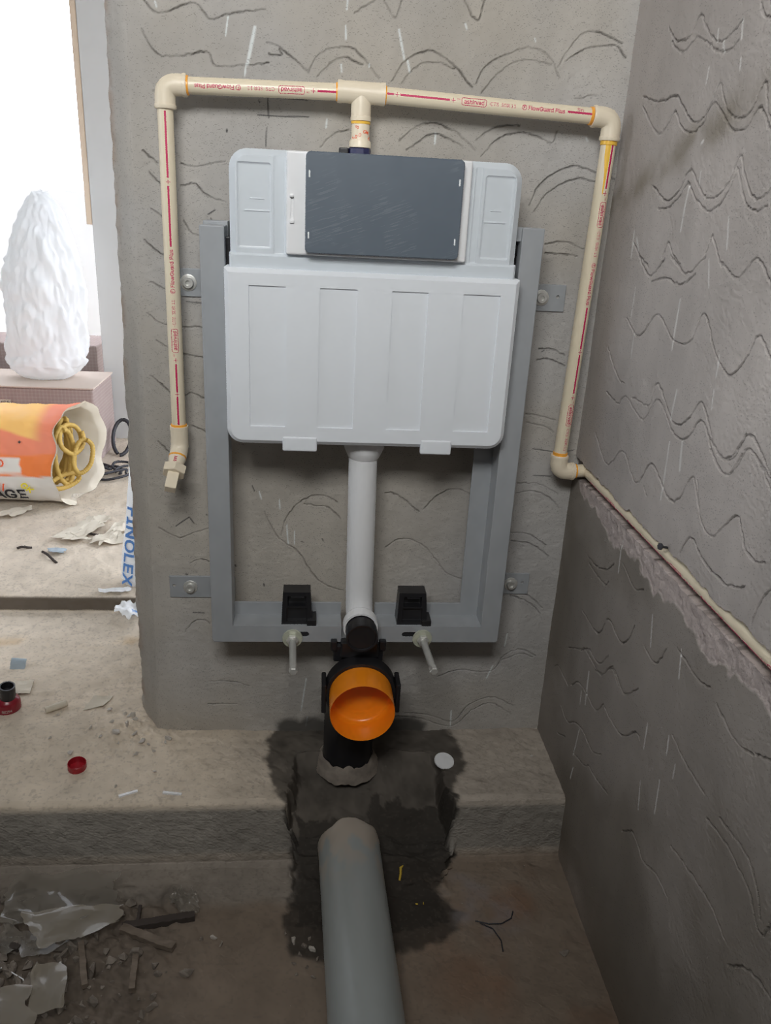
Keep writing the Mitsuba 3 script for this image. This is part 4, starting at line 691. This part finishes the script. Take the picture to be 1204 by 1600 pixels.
sack_text('O', -1.012, .198, .022, 'mat_red_ink'); sack_text('//', -1.02, .118, .022, 'mat_red_ink'); sack_text('GK', -.945, .118, .020, 'mat_yellow_ink', rot=-.8)
sack_text('+', -.952, .262, .012, 'mat_ink')
k = name('yellow_rope'); lab(k, 'coiled yellow rope bundle lying in the mouth of the orange sack', 'rope')
def loop(c, r1, r2, t1, t2, turns, seed, n=110, r=.0074):
    t1, t2 = np.array(t1, float), np.array(t2, float); t1 /= np.linalg.norm(t1); t2 -= t1 * (t2 @ t1); t2 /= np.linalg.norm(t2); nn = np.cross(t1, t2)
    a = np.linspace(0, 2 * np.pi * turns, n); rg = meshkit.fbm(np.stack([a * .7, a * 0 + seed, a * 0], -1), 3, seed) - .5
    p = np.array(c) + np.cos(a)[:, None] * t1 * r1 * (1 + .3 * rg)[:, None] + np.sin(a)[:, None] * t2 * r2 * (1 + .3 * rg)[:, None] + nn * (.010 * turns * (a / a.max() - .5))[:, None]
    rad = r * (1 + .13 * np.sin(np.arange(n) * 2.1)); return tube(p, rad, 10)
for i, (c, r1, r2, t1, t2, tn_) in enumerate((((-.805, 1.16, .185), .052, .028, (.2, .5, 1), (.9, .5, -.1), 1.0), ((-.86, 1.15, .19), .090, .035, (0, .0, 1), (.6, 1, 0), 1.6), ((-.875, 1.17, .20), .100, .03, (.1, .2, 1), (.4, 1, .2), 1.5), ((-.84, 1.17, .24), .045, .05, (.5, .4, -1), (.4, 1, .2), 1.2),
        ((-.86, 1.14, .11), .05, .02, (.8, 1, .1), (0, 0, 1), 1.0), ((-.89, 1.18, .20), .085, .05, (.2, .5, 1), (.5, 1, 0), 1.7))):
    obj(f'{k}__strand', loop(c, r1, r2, t1, t2, tn_, i + 2), 'mat_rope', True)
# cable loops and wire litter by the board
k = name('black_cable'); lab(k, 'loop of black cable on the floor behind the wall edge', 'cable')
obj(k, tube([(-.80 + .035 * math.cos(t), 1.66 + .05 * math.sin(t * .9), ZB + .008 + .055 * (1 + math.sin(t))) for t in np.linspace(-1.6, 4.4, 40)], .007, 10), 'mat_cable', True)
k = name('black_cable'); lab(k, 'tangle of black wire lying on the floor between the sack and the wall edge', 'cable')
ws = [tube([(-.88 + .16 * s + .02 * math.sin(s * 9 + j), 1.36 + .02 * j + .03 * math.sin(s * 7 + 2 * j), ZB + .006 + .012 * abs(math.sin(s * 5 + j)) + .003 * j) for s in np.linspace(0, 1, 24)], .0045, 7) for j in range(5)]
obj(k, cat_(*ws), 'mat_cable', True)
k = name('torn_paper'); lab(k, 'torn beige paper sheet lying on the far floor, the left of two', 'paper'); obj(k, sheet([(-.83, .80), (-.70, .79), (-.69, .97), (-.74, .99)], 20, .008, 31, 24, .003, .0006, ZB, .08), 'mat_paper', True)
k = name('torn_paper'); lab(k, 'torn beige paper sheet on the far floor beside the wall edge', 'paper'); obj(k, sheet([(-.69, .76), (-.615, .80), (-.61, .95), (-.66, .93)], 18, .010, 33, 24, .003, .0006, ZB, .06), 'mat_paper', True)
k = name('torn_paper'); lab(k, 'torn beige paper sheet in front of the orange sack', 'paper'); obj(k, sheet([(-1.02, .97), (-.95, .98), (-.94, 1.06), (-1.0, 1.06)], 14, .006, 35, 24, .003, .0006, ZB, .04), 'mat_paper', True)
for a, b, l in (((-.755, .865), (-.688, .862), 'thin dark twig lying on the torn beige paper'), ((-.812, .735), (-.757, .672), 'thin brown twig pointing to the wall edge on the far floor'), ((-.885, .755), (-.85, .768), 'short dark twig on the far floor below the orange sack')):
    k = name('twig'); lab(k, l, 'twig'); obj(k, tube([(a[0] + (b[0] - a[0]) * t, a[1] + (b[1] - a[1]) * t, ZB + .006 + .003 * math.sin(t * 5)) for t in np.linspace(0, 1, 8)], .0035, 7), 'mat_wood_dark', True)
k = name('blue_scrap'); lab(k, 'small blue-grey plastic scrap lying on the far floor beside the twigs', 'plastic scrap'); obj(k, sheet([(-.80, .735), (-.755, .72), (-.757, .755), (-.80, .76)], 10, .005, 41, 60, .002, .0006, ZB, .02), 'mat_tile_chip', True)
# white bag with blue letters behind the wall edge, and a wrapper below the threshold
k = name('white_bag'); lab(k, 'white plastic bag with upright blue lettering standing behind the worn wall edge', 'bag')
def bag_x(z): return -.567 + .030 * (z - ZB) / .23
zb = np.linspace(ZB, .42, 40); ab = np.linspace(0, 2 * np.pi, 40); Zb2, Ab = np.meshgrid(zb, ab, indexing='ij')
wr = 1 + .12 * (meshkit.fbm(np.stack([np.cos(Ab) * 2, np.sin(Ab) * 2, Zb2 * 18], -1), 3, 5) - .5)
tp = (1 - .8 * sm(.36, .42, Zb2)) * (1 - .25 * sm(.06, .0415, Zb2)); Pbag = np.stack([bag_x(Zb2) + .055 + .055 * np.cos(Ab) * wr * tp, .565 + .035 * np.sin(Ab) * wr * tp, Zb2], -1)
obj(f'{k}__body', grid(Pbag), 'mat_white_sack', True)
g = meshkit.text_mesh('FINOLEX', .026, .001, True); v = np.array(g.vertices); v[:, 0] *= .215 / v[:, 0].max(); g = trimesh.Trimesh(v, g.faces, process=False); v2, f2 = trimesh.remesh.subdivide_to_size(g.vertices, g.faces, .008)
zt = .262 - v2[:, 0]; xt = bag_x(zt) + .008 + v2[:, 1] * 1.0; ct = np.clip((xt - bag_x(zt) - .055) / .055, -.98, .98)
obj(f'{k}__lettering', trimesh.Trimesh(np.stack([xt, .565 - .035 * 1.06 * np.sqrt(1 - ct ** 2) - .0012 - v2[:, 2], zt], 1), f2[:, ::-1], process=False), 'mat_blue_print')
k = name('white_wrapper'); lab(k, 'crumpled white wrapper with blue print on the platform below the threshold', 'wrapper')
obj(f'{k}__sheet', sheet([(-.55, .42), (-.49, .40), (-.485, .47), (-.552, .472)], 16, .016, 51, 40, .006, .0006, 0.004, .02), 'mat_white_sack', True)
g = meshkit.text_mesh('TB', .020, .0008, True); g.apply_transform(trimesh.transformations.rotation_matrix(-.5, [0, 0, 1])); g.apply_translation([-.535, .428, .030]); obj(f'{k}__print', g, 'mat_blue_print')
k = name('white_wrapper'); lab(k, 'small flat white wrapper lying on the edge of the far floor by the wall', 'wrapper')
obj(k, sheet([(-.60, .492), (-.53, .492), (-.53, .520), (-.61, .515)], 12, .005, 53, 40, .002, .0006, ZB, .01), 'mat_white_sack', True)
